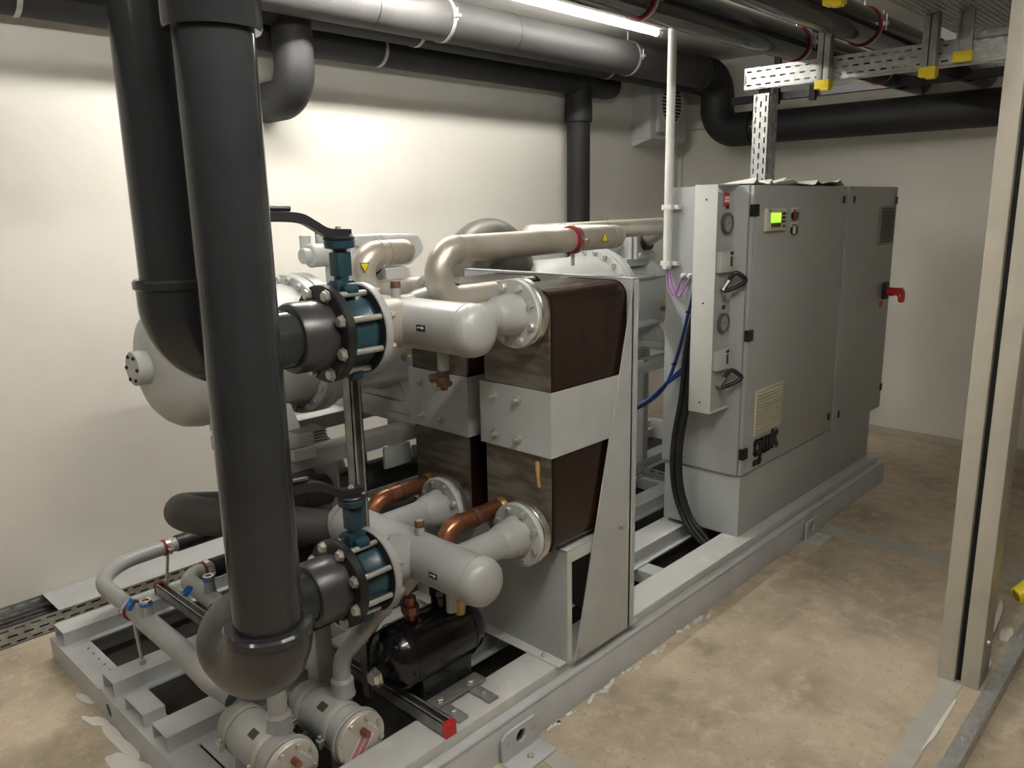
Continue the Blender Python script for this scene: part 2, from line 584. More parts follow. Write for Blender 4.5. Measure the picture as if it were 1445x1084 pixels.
def pvc_line(y_v, z_v, x_r, y_r, y_top, x_end, label, dull, clamps, group):
    """riser + elbows + overhead run + stub flange; y_v,z_v = valve axis"""
    t = thing('water_pipe', label, 'pipe', (x_r, y_r, 0.0), group)
    ZT = 2.535
    rp, re = 0.08, 0.090
    E_ = 0.13
    # horizontal spigot toward the valve
    bm = new()
    cyl(bm, (x_r + (0.10 if y_v == y_r else 0.0), y_v, z_v), (1.135, y_v, z_v), 0.0765, 40)
    obj('horizontal_pipe', bm, PVC, t)
    bm = new()
    lathe(bm, (1.075, y_v, z_v), X, [(0, 0.079), (0, 0.089), (0.008, 0.094), (0.1, 0.094), (0.1, 0.079)], 44)
    obj('flange_collar', bm, PVC2, t)
    fl = new()
    lathe(fl, (1.172, y_v, z_v), X, [(0, 0.080), (0, 0.128), (0.004, 0.132), (0.024, 0.132), (0.028, 0.128), (0.028, 0.080)], 56)
    obj('backing_flange', fl, BLACKF, t)
    # riser
    zb = z_v + 0.08
    bm = new(); cyl(bm, (x_r, y_r, zb), (x_r, y_r, 2.32), rp, 48); obj('riser_pipe', bm, PVC, t)
    # elbows at the bottom
    if abs(y_v - y_r) < 1e-6:
        bm = new()
        tube(bm, [(x_r, y_r, z_v + 0.17), (x_r, y_r, z_v), (x_r + 0.17, y_r, z_v)], re, 0.125, 48, 16)
        obj('elbow', bm, dull, t)
        bm = new(); lathe(bm, (x_r, y_r, z_v + 0.155), Z, [(0, re), (0.005, re + 0.006), (0.02, re + 0.006), (0.026, re + 0.001), (0.026, rp)], 48, cap=False)
        obj('elbow_rim', bm, PVC, t)
    else:
        R = 0.118
        re = 0.098
        ym = (y_v + y_r) / 2
        bm = new()
        tube(bm, [(x_r + 0.12, y_v, z_v), (x_r, y_v, z_v), (x_r, ym, z_v)], re, R, 48, 16)
        obj('elbow', bm, PVCD, t)
        bm = new()
        tube(bm, [(x_r, ym, z_v), (x_r, y_r, z_v), (x_r, y_r, z_v + 0.125)], re + 0.002, R, 48, 16)
        obj('elbow', bm, dull, t)
        bm = new(); lathe(bm, (x_r, y_r, z_v + 0.10), Z, [(0, re), (0.006, re + 0.006), (0.022, re + 0.006), (0.028, re + 0.001), (0.028, rp)], 48, cap=False)
        obj('elbow_rim', bm, PVC, t)
    # top coupling, elbow, overhead run
    bm = new(); zc_ = 2.10 if abs(y_v - y_r) > 1e-6 else 2.29
    lathe(bm, (x_r, y_r, zc_), Z, [(0, rp), (0, 0.092), (0.006, 0.096), (2.40 - zc_, 0.096), (2.40 - zc_, rp)], 48, cap=False)
    obj('coupling', bm, PVC, t)
    bm = new()
    tube(bm, [(x_r, y_r, 2.30), (x_r, y_r, ZT), (x_r + 0.5, y_top, ZT), (x_end, y_top, ZT)], rp, 0.13, 40, 12)
    obj('overhead_pipe', bm, PVC, t)
    for cx, lined in clamps:
        c = (cx, y_top, ZT)
        bm = new(); ring(bm, c, X, rp - 0.001, rp + 0.008, 0.012); o = obj('clamp_liner', bm, REDD, t)
        bm = new(); ring(bm, (cx + 0.012, y_top, ZT), X, rp - 0.001, rp + 0.006, 0.022); k = obj('pipe_clamp', bm, GALV, t)
        bm = new(); cyl(bm, (cx + 0.012, y_top, ZT + rp), (cx + 0.012, y_top, CZ), 0.005, 10); obj('hanger_rod', bm, ZINC, k)
        for s in (-1, 1):
            bm = new(); box(bm, cx + 0.002, cx + 0.022, y_top + s * (rp + 0.016) - 0.014, y_top + s * (rp + 0.016) + 0.014, ZT - 0.008, ZT + 0.008)
            cyl(bm, (cx + 0.012, y_top + s * (rp + 0.02), ZT - 0.03), (cx + 0.012, y_top + s * (rp + 0.02), ZT + 0.04), 0.0035, 8)
            obj('clamp_lug', bm, ZINC, k)
    return t


A1 = (1.82, 1.425)
A2 = (1.84, 0.687)
pvc_line(A1[0], A1[1], 0.80, A1[0], 1.90, BX - 0.02, 'glossy dark PVC pipe whose riser ends in a single elbow at the upper valve', PVC,
         [(2.75, 1), (4.15, 1), (5.35, 1)], 'plastic water pipes')
pvc_line(A2[0], A2[1], 0.82, 1.578, 1.50, BX - 0.02, 'glossy dark PVC pipe whose riser runs down to a double elbow at the lower valve', PVC2,
         [(2.30, 1), (3.98, 1), (5.0, 1)], 'plastic water pipes')


def valve(y, z, label):
    t = thing('butterfly_valve', label, 'valve', (1.25, y, z), 'butterfly valves')
    x0, x1 = 1.205, 1.296
    bm = new()
    lathe(bm, (x0, y, z), X, [(0, 0.07), (0, 0.098), (0.012, 0.100), (0.02, 0.094), (0.07, 0.094), (0.08, 0.100), (0.091, 0.098), (0.091, 0.07)], 48)
    obj('valve_body', bm, TEAL, t)
    xm = 1.25
    bm = new()
    cyl(bm, (xm, y, z + 0.085), (xm, y, z + 0.225), 0.021, 20, r2=0.019)
    box(bm, xm - 0.03, xm + 0.03, y - 0.02, y + 0.02, z + 0.09, z + 0.14, 0.006)
    box(bm, xm - 0.022, xm + 0.022, y - 0.022, y + 0.022, z + 0.15, z + 0.215, 0.005)
    lathe(bm, (xm, y, z + 0.222), Z, [(0, 0.02), (0.004, 0.04), (0.022, 0.042), (0.026, 0.038)], 28)
    obj('valve_neck', bm, TEAL, t)
    bm = new(); lathe(bm, (xm, y, z + 0.248), Z, [(0, 0.042), (0.004, 0.043), (0.008, 0.040)], 28); obj('lever_plate', bm, BLACKP, t)
    for s in (-1, 1):
        for zz in (0.118, -0.118):
            bm = new()
            lathe(bm, (xm - 0.022, y + s * 0.034, z + zz * 0.97), X, [(0, 0.0125), (0.006, 0.019), (0.038, 0.019), (0.044, 0.0125)], 18)
            obj('alignment_lug', bm, TEAL, t)
    # lever: S-shaped strip toward -x
    ca, sa = math.cos(math.radians(170)), math.sin(math.radians(170))
    prof = [(-0.03, 0.262), (0.03, 0.266), (0.065, 0.285), (0.105, 0.306), (0.17, 0.312), (0.25, 0.312)]
    bm = new()
    path = [(xm + ca * s, y + sa * s, z + h) for s, h in prof]
    path = spline(path, 5)
    wid = V((-sa, ca, 0))
    prev = None
    for i, p in enumerate(path):
        w = 0.018 - 0.004 * i / len(path)
        h = 0.013
        vs = [bm.verts.new(p + wid * a * w + Z * b * h) for a, b in ((-1, -1), (1, -1), (1, 1), (-1, 1))]
        if prev:
            for k in range(4):
                bm.faces.new((prev[k], prev[(k + 1) % 4], vs[(k + 1) % 4], vs[k]))
        else:
            bm.faces.new(vs)
        prev = vs
    bm.faces.new(prev)
    bmesh.ops.recalc_face_normals(bm, faces=bm.faces)
    lv = obj('lever', bm, BLACKP, t)
    bm = new()
    a_, b_ = (xm + ca * 0.13, y + sa * 0.13, z + 0.332), (xm + ca * 0.26, y + sa * 0.26, z + 0.336)
    sweep(bm, [a_, b_], 0.008, 8); obj('trigger', bm, BLACKP, lv)
    bolt(t, (xm, y, z + 0.276), Z, 0.008)
    bolt(t, (xm + 0.025, y + 0.022, z + 0.256), Z, 0.006)
    bolt(t, (xm + 0.025, y - 0.022, z + 0.256), Z, 0.006)
    return t


valve(A1[0], A1[1], 'teal butterfly valve with black lever on the upper water pipe')
valve(A2[0], A2[1], 'teal butterfly valve with black lever on the lower water pipe')

NY = (1.68, 2.062)      # nozzle axes of the front and the rear heat exchanger


def header(y, z, label, stub_y, upper):
    """collector along y with a bolted inlet flange facing -x and two outlet nozzles toward +x"""
    hx = 1.465
    t = thing('header_pipe', label, 'pipe', (hx, y, z), 'welded header pipes')
    bm = new()
    r = 0.073
    cyl(bm, (hx, 1.545, z), (hx, 2.19, z), r, 48); obj('header_tube', bm, GREYS, t)
    for ye, d in ((1.547, -1), (2.188, 1)):
        bm = new()
        lathe(bm, (hx, ye, z), Y * d, [(0, r + 0.0005), (0.005, r + 0.0015), (0.022, r), (0.038, r * 0.93), (0.050, r * 0.78), (0.058, r * 0.55), (0.062, r * 0.28), (0.063, 0)], 48, cap=False)
        obj('end_cap', bm, GREYS, t)
        bm = new(); ring(bm, (hx, ye, z), Y, r - 0.002, r + 0.0028, 0.006, 48); obj('weld_bead', bm, GREYS, t)
    # inlet
    bm = new()
    lathe(bm, (1.318, y, z), X, [(0, 0.060), (0, 0.086), (0.02, 0.084), (0.035, 0.074), (0.11, 0.074)], 40)
    obj('inlet_neck', bm, STEELD if upper else GREYS, t)
    bm = new()
    lathe(bm, (1.297, y, z), X, [(0, 0.062), (0, 0.126), (0.003, 0.129), (0.021, 0.129), (0.024, 0.126), (0.024, 0.062)], 56)
    obj('inlet_flange', bm, GREYS, t)
    bm = new(); lathe(bm, (1.2945, y, z), X, [(0, 0.097), (0, 0.124), (0.003, 0.124), (0.003, 0.097)], 48, cap=False); obj('flange_gasket', bm, INSB, t)
    # eight bolts through both flanges
    for k in range(8):
        a = 2 * PI * (k + 0.5) / 8
        py, pz = y + math.cos(a) * 0.113, z + math.sin(a) * 0.113
        bm = new(); cyl(bm, (1.168, py, pz), (1.34, py, pz), 0.0085, 14); sh = obj('stud_bolt', bm, ZINC, t)
        bolt(sh, (1.171, py, pz), -X, 0.0150, name='bolt_head')
        bolt(sh, (1.321, py, pz), X, 0.0135, name='nut')
    for yn in NY:
        bm = new()
        cyl(bm, (hx + 0.03, yn, z), (1.69, yn, z), 0.049, 36)
        obj('nozzle', bm, GREYS, t)
        bm = new()
        lathe(bm, (1.685, yn, z), X, [(0, 0.049), (0.006, 0.053), (0.03, 0.060), (0.085, 0.066), (0.095, 0.07)], 40)
        obj('weld_neck', bm, GREYS, t)
        bm = new()
        lathe(bm, (1.775, yn, z), X, [(0, 0.05), (0, 0.106), (0.003, 0.109), (0.017, 0.109), (0.020, 0.107), (0.020, 0.05)], 52)
        obj('outlet_flange', bm, GREY, t)
        bolt_circle(t, (1.776, yn, z), X, 0.088, 8, 0.0125, ph=PI / 8, out=-X)
    # top vent stub
    bm = new()
    lathe(bm, (hx, stub_y, z + 0.062), Z, [(0, 0.015), (0.035, 0.015), (0.035, 0.0135), (0.055, 0.013), (0.058, 0.010)], 18)
    st = obj('vent_stub', bm, GREYS, t)
    bm = new(); lathe(bm, (hx, stub_y, z + 0.098), Z, [(0, 0.0155), (0.016, 0.0155), (0.020, 0.013), (0.020, 0)], 18, cap=False); obj('stub_plug', bm, RUSTB, st)
    # arrow sticker
    bm = new()
    for k in range(5):
        pass
    a0 = math.radians(12)
    pts = []
    for s in (-1, 1):
        for q in (-0.125, 0.125):
            ang = PI - 0.05 + q
            pts.append((hx + math.cos(ang) * (r + 0.0008), (1.665 if upper else 1.66) + s * 0.019, z + math.sin(ang) * (r + 0.0008)))
    vs = [bm.verts.new(p) for p in (pts[0], pts[1], pts[3], pts[2])]
    bm.faces.new(vs)
    bmesh.ops.recalc_face_normals(bm, faces=bm.faces)
    sk = obj('arrow_sticker', bm, BLACKP, t)
    yy = 1.665 if upper else 1.66
    bm = new()
    xq = hx - r - 0.0016
    prism(bm, [(xq, yy + b_ * 1.5, z + 0.0052 + c_ * 1.5) for b_, c_ in ((0.009, 0.001), (-0.003, 0.001), (-0.003, 0.0036), (-0.010, 0.0), (-0.003, -0.0036), (-0.003, -0.001), (0.009, -0.001))], (-0.0004, 0, 0))
    obj('arrow_print', bm, WHITEL, sk)
    return t


h1 = header(A1[0], A1[1], 'grey header pipe with domed ends feeding the tops of both plate exchangers', 1.86, True)
h2 = header(A2[0], A2[1], 'grey header pipe with domed ends at the feet of both plate exchangers', 1.80, False)
# sensor pocket / drain under the upper header
bm = new(); cyl(bm, (1.465, 1.66, 1.30), (1.465, 1.66, 1.36), 0.017, 18); dr = obj('drain_stub', bm, GREYS, h1)
bm = new()
lathe(bm, (1.465, 1.66, 1.30), -Z, [(0, 0.021), (0.012, 0.021), (0.014, 0.016), (0.03, 0.017), (0.036, 0.024), (0.046, 0.022), (0.05, 0.012), (0.058, 0.010)], 10)
cyl(bm, (1.45, 1.70, 1.272), (1.47, 1.655, 1.285), 0.013, 10)
cyl(bm, (1.455, 1.64, 1.262), (1.46, 1.67, 1.275), 0.014, 10)
obj('drain_fitting', bm, RUSTB, dr)
bm = new(); cyl(bm, (1.465, 1.665, 0.545), (1.465, 1.665, 0.62), 0.016, 18); obj('drain_stub', bm, GREYS, h2)

# ------------------------------------------------------------------ strut post carrying the headers
bm = new()
px, py, pw, pd = 1.385, 2.0, 0.041, 0.041
w = 0.003
box(bm, px - pw / 2, px - pw / 2 + w, py - pd / 2, py + pd / 2, 0.15, 1.352)
box(bm, px - pw / 2, px + pw / 2, py + pd / 2 - w, py + pd / 2, 0.15, 1.352)
box(bm, px + pw / 2 - w, px + pw / 2, py - pd / 2, py + pd / 2, 0.15, 1.352)
box(bm, px - pw / 2, px - pw / 2 + 0.01, py - pd / 2, py - pd / 2 + w, 0.15, 1.352)
box(bm, px + pw / 2 - 0.01, px + pw / 2, py - pd / 2, py - pd / 2 + w, 0.15, 1.352)
tag(obj('strut_post', bm, GALVD), 'upright galvanised strut channel behind the butterfly valves', 'strut')

# ------------------------------------------------------------------ brazed plate heat exchangers
def plate_hx(y0, y1, label):
    t = thing('plate_heat_exchanger', label, 'heat exchanger', (1.87, (y0 + y1) / 2, 0.605), 'brazed plate exchangers')
    z0, z1 = 0.605, 1.494
    R = 0.055

    def outline(ins, n=6):
        pts = []
        for cy, cz, a0 in ((y1 - R, z1 - R, 0), (y0 + R, z1 - R, 90), (y0 + R, z0 + R, 180), (y1 - R, z0 + R, 270)):
            for k in range(n + 1):
                a = math.radians(a0 + 90 * k / n)
                pts.append((cy + math.cos(a) * (R - ins), cz + math.sin(a) * (R - ins)))
        return pts
    bm = new()
    prism(bm, [(1.875, a, b) for a, b in outline(0.0)], (0.385, 0, 0))
    obj('plate_pack', bm, BROWN, t)
    for x in (1.862, 1.869, 2.258):
        bm = new(); prism(bm, [(x, a, b) for a, b in outline(-0.002)], (0.005, 0, 0)); obj('edge_lip', bm, BROWN, t)
    bm = new()
    prism(bm, [(1.852, a, b) for a, b in outline(0.004)], (0.012, 0, 0))
    cp = obj('cover_plate', bm, PLATE, t)
    # pressed horizontal ribs of the cover plate
    for zz in (1.215, 1.262, 1.308):
        bm = new()
        yc = (y0 + y1) / 2
        prism(bm, [(1.8525, yc - 0.118, zz - 0.012), (1.8525, yc - 0.128, zz), (1.8525, yc - 0.118, zz + 0.012), (1.8525, yc + 0.118, zz + 0.012), (1.8525, yc + 0.128, zz), (1.8525, yc + 0.118, zz - 0.012)], (-0.003, 0, 0), 0.0012)
        obj('rib', bm, PLATE, cp)
    yn = y0 + 0.086
    for z in (A1[1], A2[1]):
        bm = new()
        lathe(bm, (1.799, yn, z), X, [(0, 0.05), (0, 0.106), (0.003, 0.109), (0.024, 0.109), (0.027, 0.106), (0.027, 0.075), (0.055, 0.075)], 52)
        obj('port_flange', bm, CHROME, t)
        bm = new(); lathe(bm, (1.7955, yn, z), X, [(0, 0.05), (0, 0.103), (0.0035, 0.103), (0.0035, 0.05)], 48, cap=False); obj('gasket', bm, INSB, t)
        bolt_circle(t, (1.826, yn, z), X, 0.088, 8, 0.0125, ph=PI / 8, name='nut')
        bm = new(); lathe(bm, (1.83, yn + 0.14, z + 0.045), X, [(0, 0.032), (0.012, 0.036), (0.024, 0.036)], 28); obj('refrigerant_port', bm, BRASS, t)
    return t


plate_hx(1.594, 1.892, 'brown plate heat exchanger against the triangular gusset with an adhesive drip')
plate_hx(1.978, 2.276, 'brown plate heat exchanger standing between its twin and the strut post')
# adhesive drip on the front one
bm = new()
sweep(bm, [(1.851, 1.650, 0.932), (1.850, 1.648, 0.905), (1.850, 1.646, 0.87), (1.850, 1.643, 0.845)], [0.007, 0.009, 0.005, 0.006], 8)
hx1 = [o for o in bpy.data.objects if o.name == 'plate_heat_exchanger'][0]
obj('adhesive_drip', bm, mat('amber_adhesive', (0.42, 0.27, 0.09), 0.5), hx1)

# ------------------------------------------------------------------ sheet metal stand of the exchangers
t = thing('exchanger_stand', 'grey sheet metal stand with tapered gusset and bands around both plate exchangers', 'stand', (2.1, 1.9, 0.18))
bm = new(); box(bm, 2.272, 2.280, 1.575, 2.42, 0.18, 1.50); obj('back_plate', bm, GREY, t)
bm = new(); box(bm, 2.272, 2.31, 1.575, 2.42, 1.497, 1.503, 0.001); obj('top_lip', bm, GREY, t)
bm = new(); prism(bm, [(1.955, 1.575, 0.181), (2.31, 1.575, 0.181), (2.31, 1.575, 1.500), (2.285, 1.575, 1.500)], (0, 0.005, 0)); obj('gusset', bm, GREY, t)
bm = new(); box(bm, 2.285, 2.335, 1.57, 1.60, 0.178, 0.184); obj('gusset_foot', bm, GREY, t)
bm = new(); prism(bm, [(1.955, 2.40, 0.181), (2.31, 2.40, 0.181), (2.31, 2.40, 1.500), (2.285, 2.40, 1.500)], (0, 0.005, 0)); obj('gusset', bm, GREY, t)
# plinth box: front sheet, top sheet, foot flange, open side
bm = new(); box(bm, 1.928, 1.932, 1.590, 2.40, 0.18, 0.603); obj('plinth_front', bm, GREY, t)
bm = new(); box(bm, 1.928, 2.272, 1.590, 2.40, 0.597, 0.604, 0.0015); obj('plinth_top', bm, GREY, t)
bm = new(); box(bm, 1.932, 2.272, 1.590, 1.594, 0.555, 0.597); box(bm, 1.932, 1.955, 1.590, 1.594, 0.18, 0.555); obj('plinth_flange', bm, CABW, t)
bm = new(); box(bm, 1.885, 1.932, 1.592, 2.40, 0.180, 0.184); obj('foot_flange', bm, SKIDD, t)
for yb in (1.68, 1.98, 2.25):
    bolt(t, (1.905, yb, 0.184), Z, 0.009)
bolt(t, (1.975, 1.575, 0.215), -Y, 0.008)
bolt(t, (2.215, 1.575, 0.61), -Y, 0.009)
for y0, y1 in ((1.594, 1.892), (1.978, 2.276)):
    bm = new()
    a, b = 0.955, 1.172
    box(bm, 1.842, 1.846, y0 - 0.008, y1 + 0.008, a, b)
    box(bm, 1.842, 2.272, y0 - 0.012, y0 - 0.008, a, b)
    box(bm, 1.842, 2.272, y1 + 0.008, y1 + 0.012, a, b)
    bd = obj('clamping_band', bm, GREY, t)
    for yy in (y1 - 0.06, y1 - 0.165):
        for zz in (1.128, 0.995):
            bolt(bd, (1.842, yy, zz), -X, 0.0105, kind='stud', name='stud')

# ------------------------------------------------------------------ base skid
t = thing('machine_skid', 'long grey steel base skid under the whole chiller', 'skid', (2.9, 2.4, 0.0))
bm = new()
prism(bm, [(0.80, y, z) for y, z in ((1.575, 0.0), (1.575, 0.112), (1.579, 0.118), (1.579, 0.121), (1.576, 0.125), (1.578, 0.134), (1.588, 0.139), (1.66, 0.139), (1.66, 0.0))], (4.27, 0, 0))
obj('lower_rail', bm, SKID, t, ang=0.9)
bm = new()
box(bm, 0.84, 5.02, 1.604, 1.742, 0.139, 0.180, 0.006); obj('upper_rail', bm, SKIDD, t)
bm = new(); box(bm, 0.84, 5.02, 1.742, 1.748, 0.139, 0.176); obj('rail_lip', bm, SKID, t)
bm = new(); box(bm, 0.85, 4.9, 3.34 - 0.09, 3.34, 0.0, 0.10, 0.004); obj('rear_rail', bm, SKID, t)
# end member: folded plate with a round hole through the web
bm = new()
yh, zh, rh = 2.745, 0.045, 0.026
seg = 20
hole = [(0.80, yh + math.cos(2 * PI * k / seg) * rh, zh + math.sin(2 * PI * k / seg) * rh) for k in range(seg)]
def web(bm, y0, y1, z0, z1, yc, zc, ringp, x):
    vs = [bm.verts.new(p) for p in ringp]
    out = []
    for p in ringp:
        dy, dz = p[1] - yc, p[2] - zc
        s = min(((y1 - yc) / dy) if dy > 1e-6 else ((y0 - yc) / dy if dy < -1e-6 else 1e9),
                ((z1 - zc) / dz) if dz > 1e-6 else ((z0 - zc) / dz if dz < -1e-6 else 1e9))
        out.append(bm.verts.new((x, yc + dy * s, zc + dz * s)))
    n = len(vs)
    for k in range(n):
        bm.faces.new((vs[k], vs[(k + 1) % n], out[(k + 1) % n], out[k]))
web(bm, 2.68, 2.81, 0.0, 0.10, yh, zh, hole, 0.80)
for a, b in ((1.575, 2.68), (2.81, 3.34)):
    bm.faces.new([bm.verts.new(p) for p in ((0.80, a, 0), (0.80, b, 0), (0.80, b, 0.10), (0.80, a, 0.10))])
bmesh.ops.recalc_face_normals(bm, faces=bm.faces)
bmesh.ops.solidify(bm, geom=bm.faces[:], thickness=0.005)
obj('end_web', bm, SKID, t, flat=True)
bm = new(); box(bm, 0.80, 0.895, 1.66, 3.34, 0.096, 0.101, 0.002); obj('end_flange', bm, SKID, t)
for k in range(7):
    bm = new(); cyl(bm, (0.868, 3.13 - k * 0.055, 0.1005), (0.868, 3.13 - k * 0.055, 0.1014), 0.0045, 10); obj('punched_hole', bm, DOUT, t)
bm = new(); box(bm, 4.98, 5.03, 1.66, 3.3, 0.0, 0.139, 0.004); obj('end_member', bm, SKID, t)


def channel_beam(y0, y1, x0, x1, z0, z1, th=0.004, name='long_beam', m=SKID):
    """box beam, open at the ends"""
    bm = new()
    prof = [(y0, z0), (y1, z0), (y1, z1), (y0, z1)]
    inn = [(y0 + th, z0 + th), (y1 - th, z0 + th), (y1 - th, z1 - th), (y0 + th, z1 - th)]
    def R(x, P):
        return [bm.verts.new((x, a, b)) for a, b in P]
    o0, o1, i0, i1 = R(x0, prof), R(x1, prof), R(x0, inn), R(x1, inn)
    for k in range(4):
        j = (k + 1) % 4
        bm.faces.new((o0[k], o0[j], o1[j], o1[k]))
        bm.faces.new((i0[k], i1[k], i1[j], i0[j]))
        bm.faces.new((o0[k], i0[k], i0[j], o0[j]))
        bm.faces.new((o1[k], o1[j], i1[j], i1[k]))
    bmesh.ops.recalc_face_normals(bm, faces=bm.faces)
    return obj(name, bm, m, t, flat=True)


channel_beam(3.215, 3.325, 0.812, 4.9, 0.095, 0.155)
channel_beam(3.185, 3.215, 0.83, 4.9, 0.095, 0.102)
channel_beam(2.715, 2.815, 0.812, 4.9, 0.095, 0.155)
channel_beam(2.685, 2.715, 0.83, 4.9, 0.095, 0.102)
channel_beam(2.465, 2.615, 0.812, 0.885, 0.095, 0.150, name='stub_beam')
channel_beam(2.285, 2.395, 0.812, 4.9, 0.095, 0.155)
channel_beam(2.255, 2.285, 0.83, 4.9, 0.095, 0.102)
channel_beam(1.965, 2.10, 1.75, 4.9, 0.095, 0.155)
channel_beam(1.925, 1.965, 1.75, 4.9, 0.095, 0.102)
for xc in (1.62, 2.85, 3.9):
    bm = new(); box(bm, xc, xc + 0.09, 1.66, 3.3, 0.03, 0.094, 0.003); obj('cross_member', bm, SKID, t)
bm = new(); box(bm, 0.90, 1.0, 1.76, 2.25, 0.101, 0.106, 0.001); obj('cover_sheet', bm, SKID, t)
bm = new(); box(bm, 0.895, 4.95, 1.665, 3.245, 0.004, 0.008); obj('shade_sheet', bm, mat('painted_floor_shade', (0.035, 0.030, 0.025), 0.6, noise=0.4, nscale=5), t)  # dark sheet that paints the shade on the floor between the beams
# lifting / anchor plates on the long side
for xa, big in ((1.56, 1), (3.86, 0)):
    w_ = 0.175 if big else 0.15
    bm = new()
    yp = 1.563
    hz = 0.066
    hole = [(yp, 0, 0)]
    vs, out = [], []
    x0, x1, z0, z1 = xa, xa + w_, 0.0, 0.105
    xc = (x0 + x1) / 2
    for k in range(24):
        a = 2 * PI * k / 24
        vs.append(bm.verts.new((xc + math.cos(a) * 0.024, yp, hz + math.sin(a) * 0.024)))
        dx, dz = math.cos(a), math.sin(a)
        s = min((x1 - xc) / dx if dx > 1e-6 else ((x0 - xc) / dx if dx < -1e-6 else 9), (z1 - hz) / dz if dz > 1e-6 else ((z0 - hz) / dz if dz < -1e-6 else 9))
        out.append(bm.verts.new((xc + dx * s, yp, hz + dz * s)))
    for k in range(24):
        bm.faces.new((vs[k], vs[(k + 1) % 24], out[(k + 1) % 24], out[k]))
    bmesh.ops.recalc_face_normals(bm, faces=bm.faces)
    bmesh.ops.solidify(bm, geom=bm.faces[:], thickness=0.01)
    an = obj('anchor_plate', bm, SKID, t, flat=True)
    bm = new(); cyl(bm, (xc, 1.574, hz), (xc, 1.5735, hz), 0.026, 20); obj('anchor_hole', bm, DOUT, an)
    bm = new(); box(bm, x0, x1, 1.475, yp, 0.0, 0.007, 0.001); obj('anchor_foot', bm, SKID, an)
    for q in ((x0 + 0.03, yp, 0.066), (x1 - 0.03, yp, 0.066)):
        bolt(an, (q[0], q[1] - 0.004, q[2]), -Y, 0.010)
    bolt(an, (xc, 1.515, 0.007), Z, 0.010)
    tag_o = None

# ------------------------------------------------------------------ pale strips and lime deposits on the floor
def floor_patch(name, pts, m, label, cat, group=None, z=0.0035):
    bm = new()
    prism(bm, [(x, y, 0.0002) for x, y in pts], (0, 0, z))
    o = obj(name, bm, m)
    return tag(o, label, cat, group)


floor_patch('floor_strip', [(4.03, 1.56), (4.15, 1.56), (4.15, -3.3), (4.03, -3.3)], STRIPM, 'pale floor strip running from the far skid foot past the column', 'floor strip', 'floor strips')
floor_patch('floor_strip', [(1.66, 1.47), (1.73, 1.47), (1.73, -3.3), (1.66, -3.3)], STRIPM, 'pale floor strip at the near skid foot plate', 'floor strip', 'floor strips')


def blob(cx, cy, rx, ry, rot, n=40, rough=0.25, seed=1):
    rnd = random.Random(seed)
    ph = [rnd.random() * 6.28 for _ in range(6)]
    pts = []
    for k in range(n):
        a = 2 * PI * k / n
        s = 1 + rough * sum(math.sin((j + 2) * a + ph[j]) / (j + 1.2) for j in range(6)) * 0.7
        x, y = math.cos(a) * rx * s, math.sin(a) * ry * s
        pts.append((cx + x * math.cos(rot) - y * math.sin(rot), cy + x * math.sin(rot) + y * math.cos(rot)))
    return pts


def lime(pts_list, label, group='lime deposits'):
    bm = new()
    for pts in pts_list:
        prism(bm, [(x, y, 0.0002) for x, y in pts], (0, 0, 0.003 + 0.0006 * (len(bm.verts) % 7)))
    o = obj('lime_deposit', bm, SALT, flat=True)
    tag(o, label, 'deposit')
    o['kind'] = 'stuff'
    return o


lime([blob(0.745, 2.36, 0.055, 0.22, 0.12, seed=3, rough=0.35), blob(0.775, 2.62, 0.022, 0.14, 0.0, seed=5), blob(0.76, 2.78, 0.02, 0.06, 0.3, seed=9), blob(0.72, 2.18, 0.05, 0.08, 0.5, seed=8),
      blob(0.785, 2.95, 0.015, 0.06, 0.2, seed=12)],
     'white lime crust spilled on the floor along the left end of the skid')
rl = []
rnd = random.Random(4)
for k in range(46):
    x = 1.78 + rnd.random() * 1.1
    rl.append(blob(x, 1.571 - abs(rnd.gauss(0, 0.012)), 0.004 + rnd.random() * 0.018, 0.002 + rnd.random() * 0.006, rnd.random() * 0.3, 12, seed=k + 20))
lime(rl, 'white crumbs of lime on the floor along the front of the skid')

# ------------------------------------------------------------------ compressor support frame
t = thing('support_frame', 'grey raised beam frame carrying both screw compressors', 'frame', (2.9, 2.65, 0.155))
for y0 in (2.42, 2.84):
    bm = new(); box(bm, 1.35, 4.75, y0, y0 + 0.09, 0.835, 0.895, 0.004); obj('beam', bm, GREY, t)
for x0 in (1.38, 1.95, 3.43, 4.0):
    bm = new(); box(bm, x0, x0 + 0.09, 2.36, 2.99, 0.895, 0.935, 0.003); obj('cross_beam', bm, GREY, t)
for x0 in (2.10, 2.95, 4.06):
    for y0 in (2.72, 2.33) if x0 > 2 else (2.42,):
        bm = new(); box(bm, x0, x0 + 0.055, y0, y0 + 0.055, 0.155, 0.895, 0.002); obj('post', bm, GREY, t)
bm = new(); box(bm, 3.92, 3.975, 2.33, 2.385, 0.155, 0.835, 0.002); obj('post', bm, GREY, t)
bm = new(); prism(bm, [(1.64, 2.50, 0.60), (1.64, 2.50, 0.835), (1.64, 2.80, 0.835), (1.64, 2.80, 0.60)], (0.006, 0, 0)); obj('bracket_plate', bm, GREY, t)
bm = new(); box(bm, 1.80, 1.93, 2.405, 2.42, 0.75, 0.835, 0.004); box(bm, 1.93, 2.06, 2.395, 2.402, 0.77, 0.82, 0.002); obj('bracket_plate', bm, GREY, t)
bm = new(); cyl(bm, (1.995, 2.3945, 0.795), (1.995, 2.3935, 0.795), 0.006, 10); obj('bolt_hole', bm, DOUT, t)
for (xx, yy) in ((3.55, 2.41), (4.12, 2.41), (1.47, 2.41)):
    bm = new()
    for k in range(5):
        box(bm, xx - 0.06, xx + 0.06, yy - 0.03, yy + 0.06, 0.937 + k * 0.011, 0.943 + k * 0.011, 0.001)
    obj('rubber_mount', bm, GALVD, t)


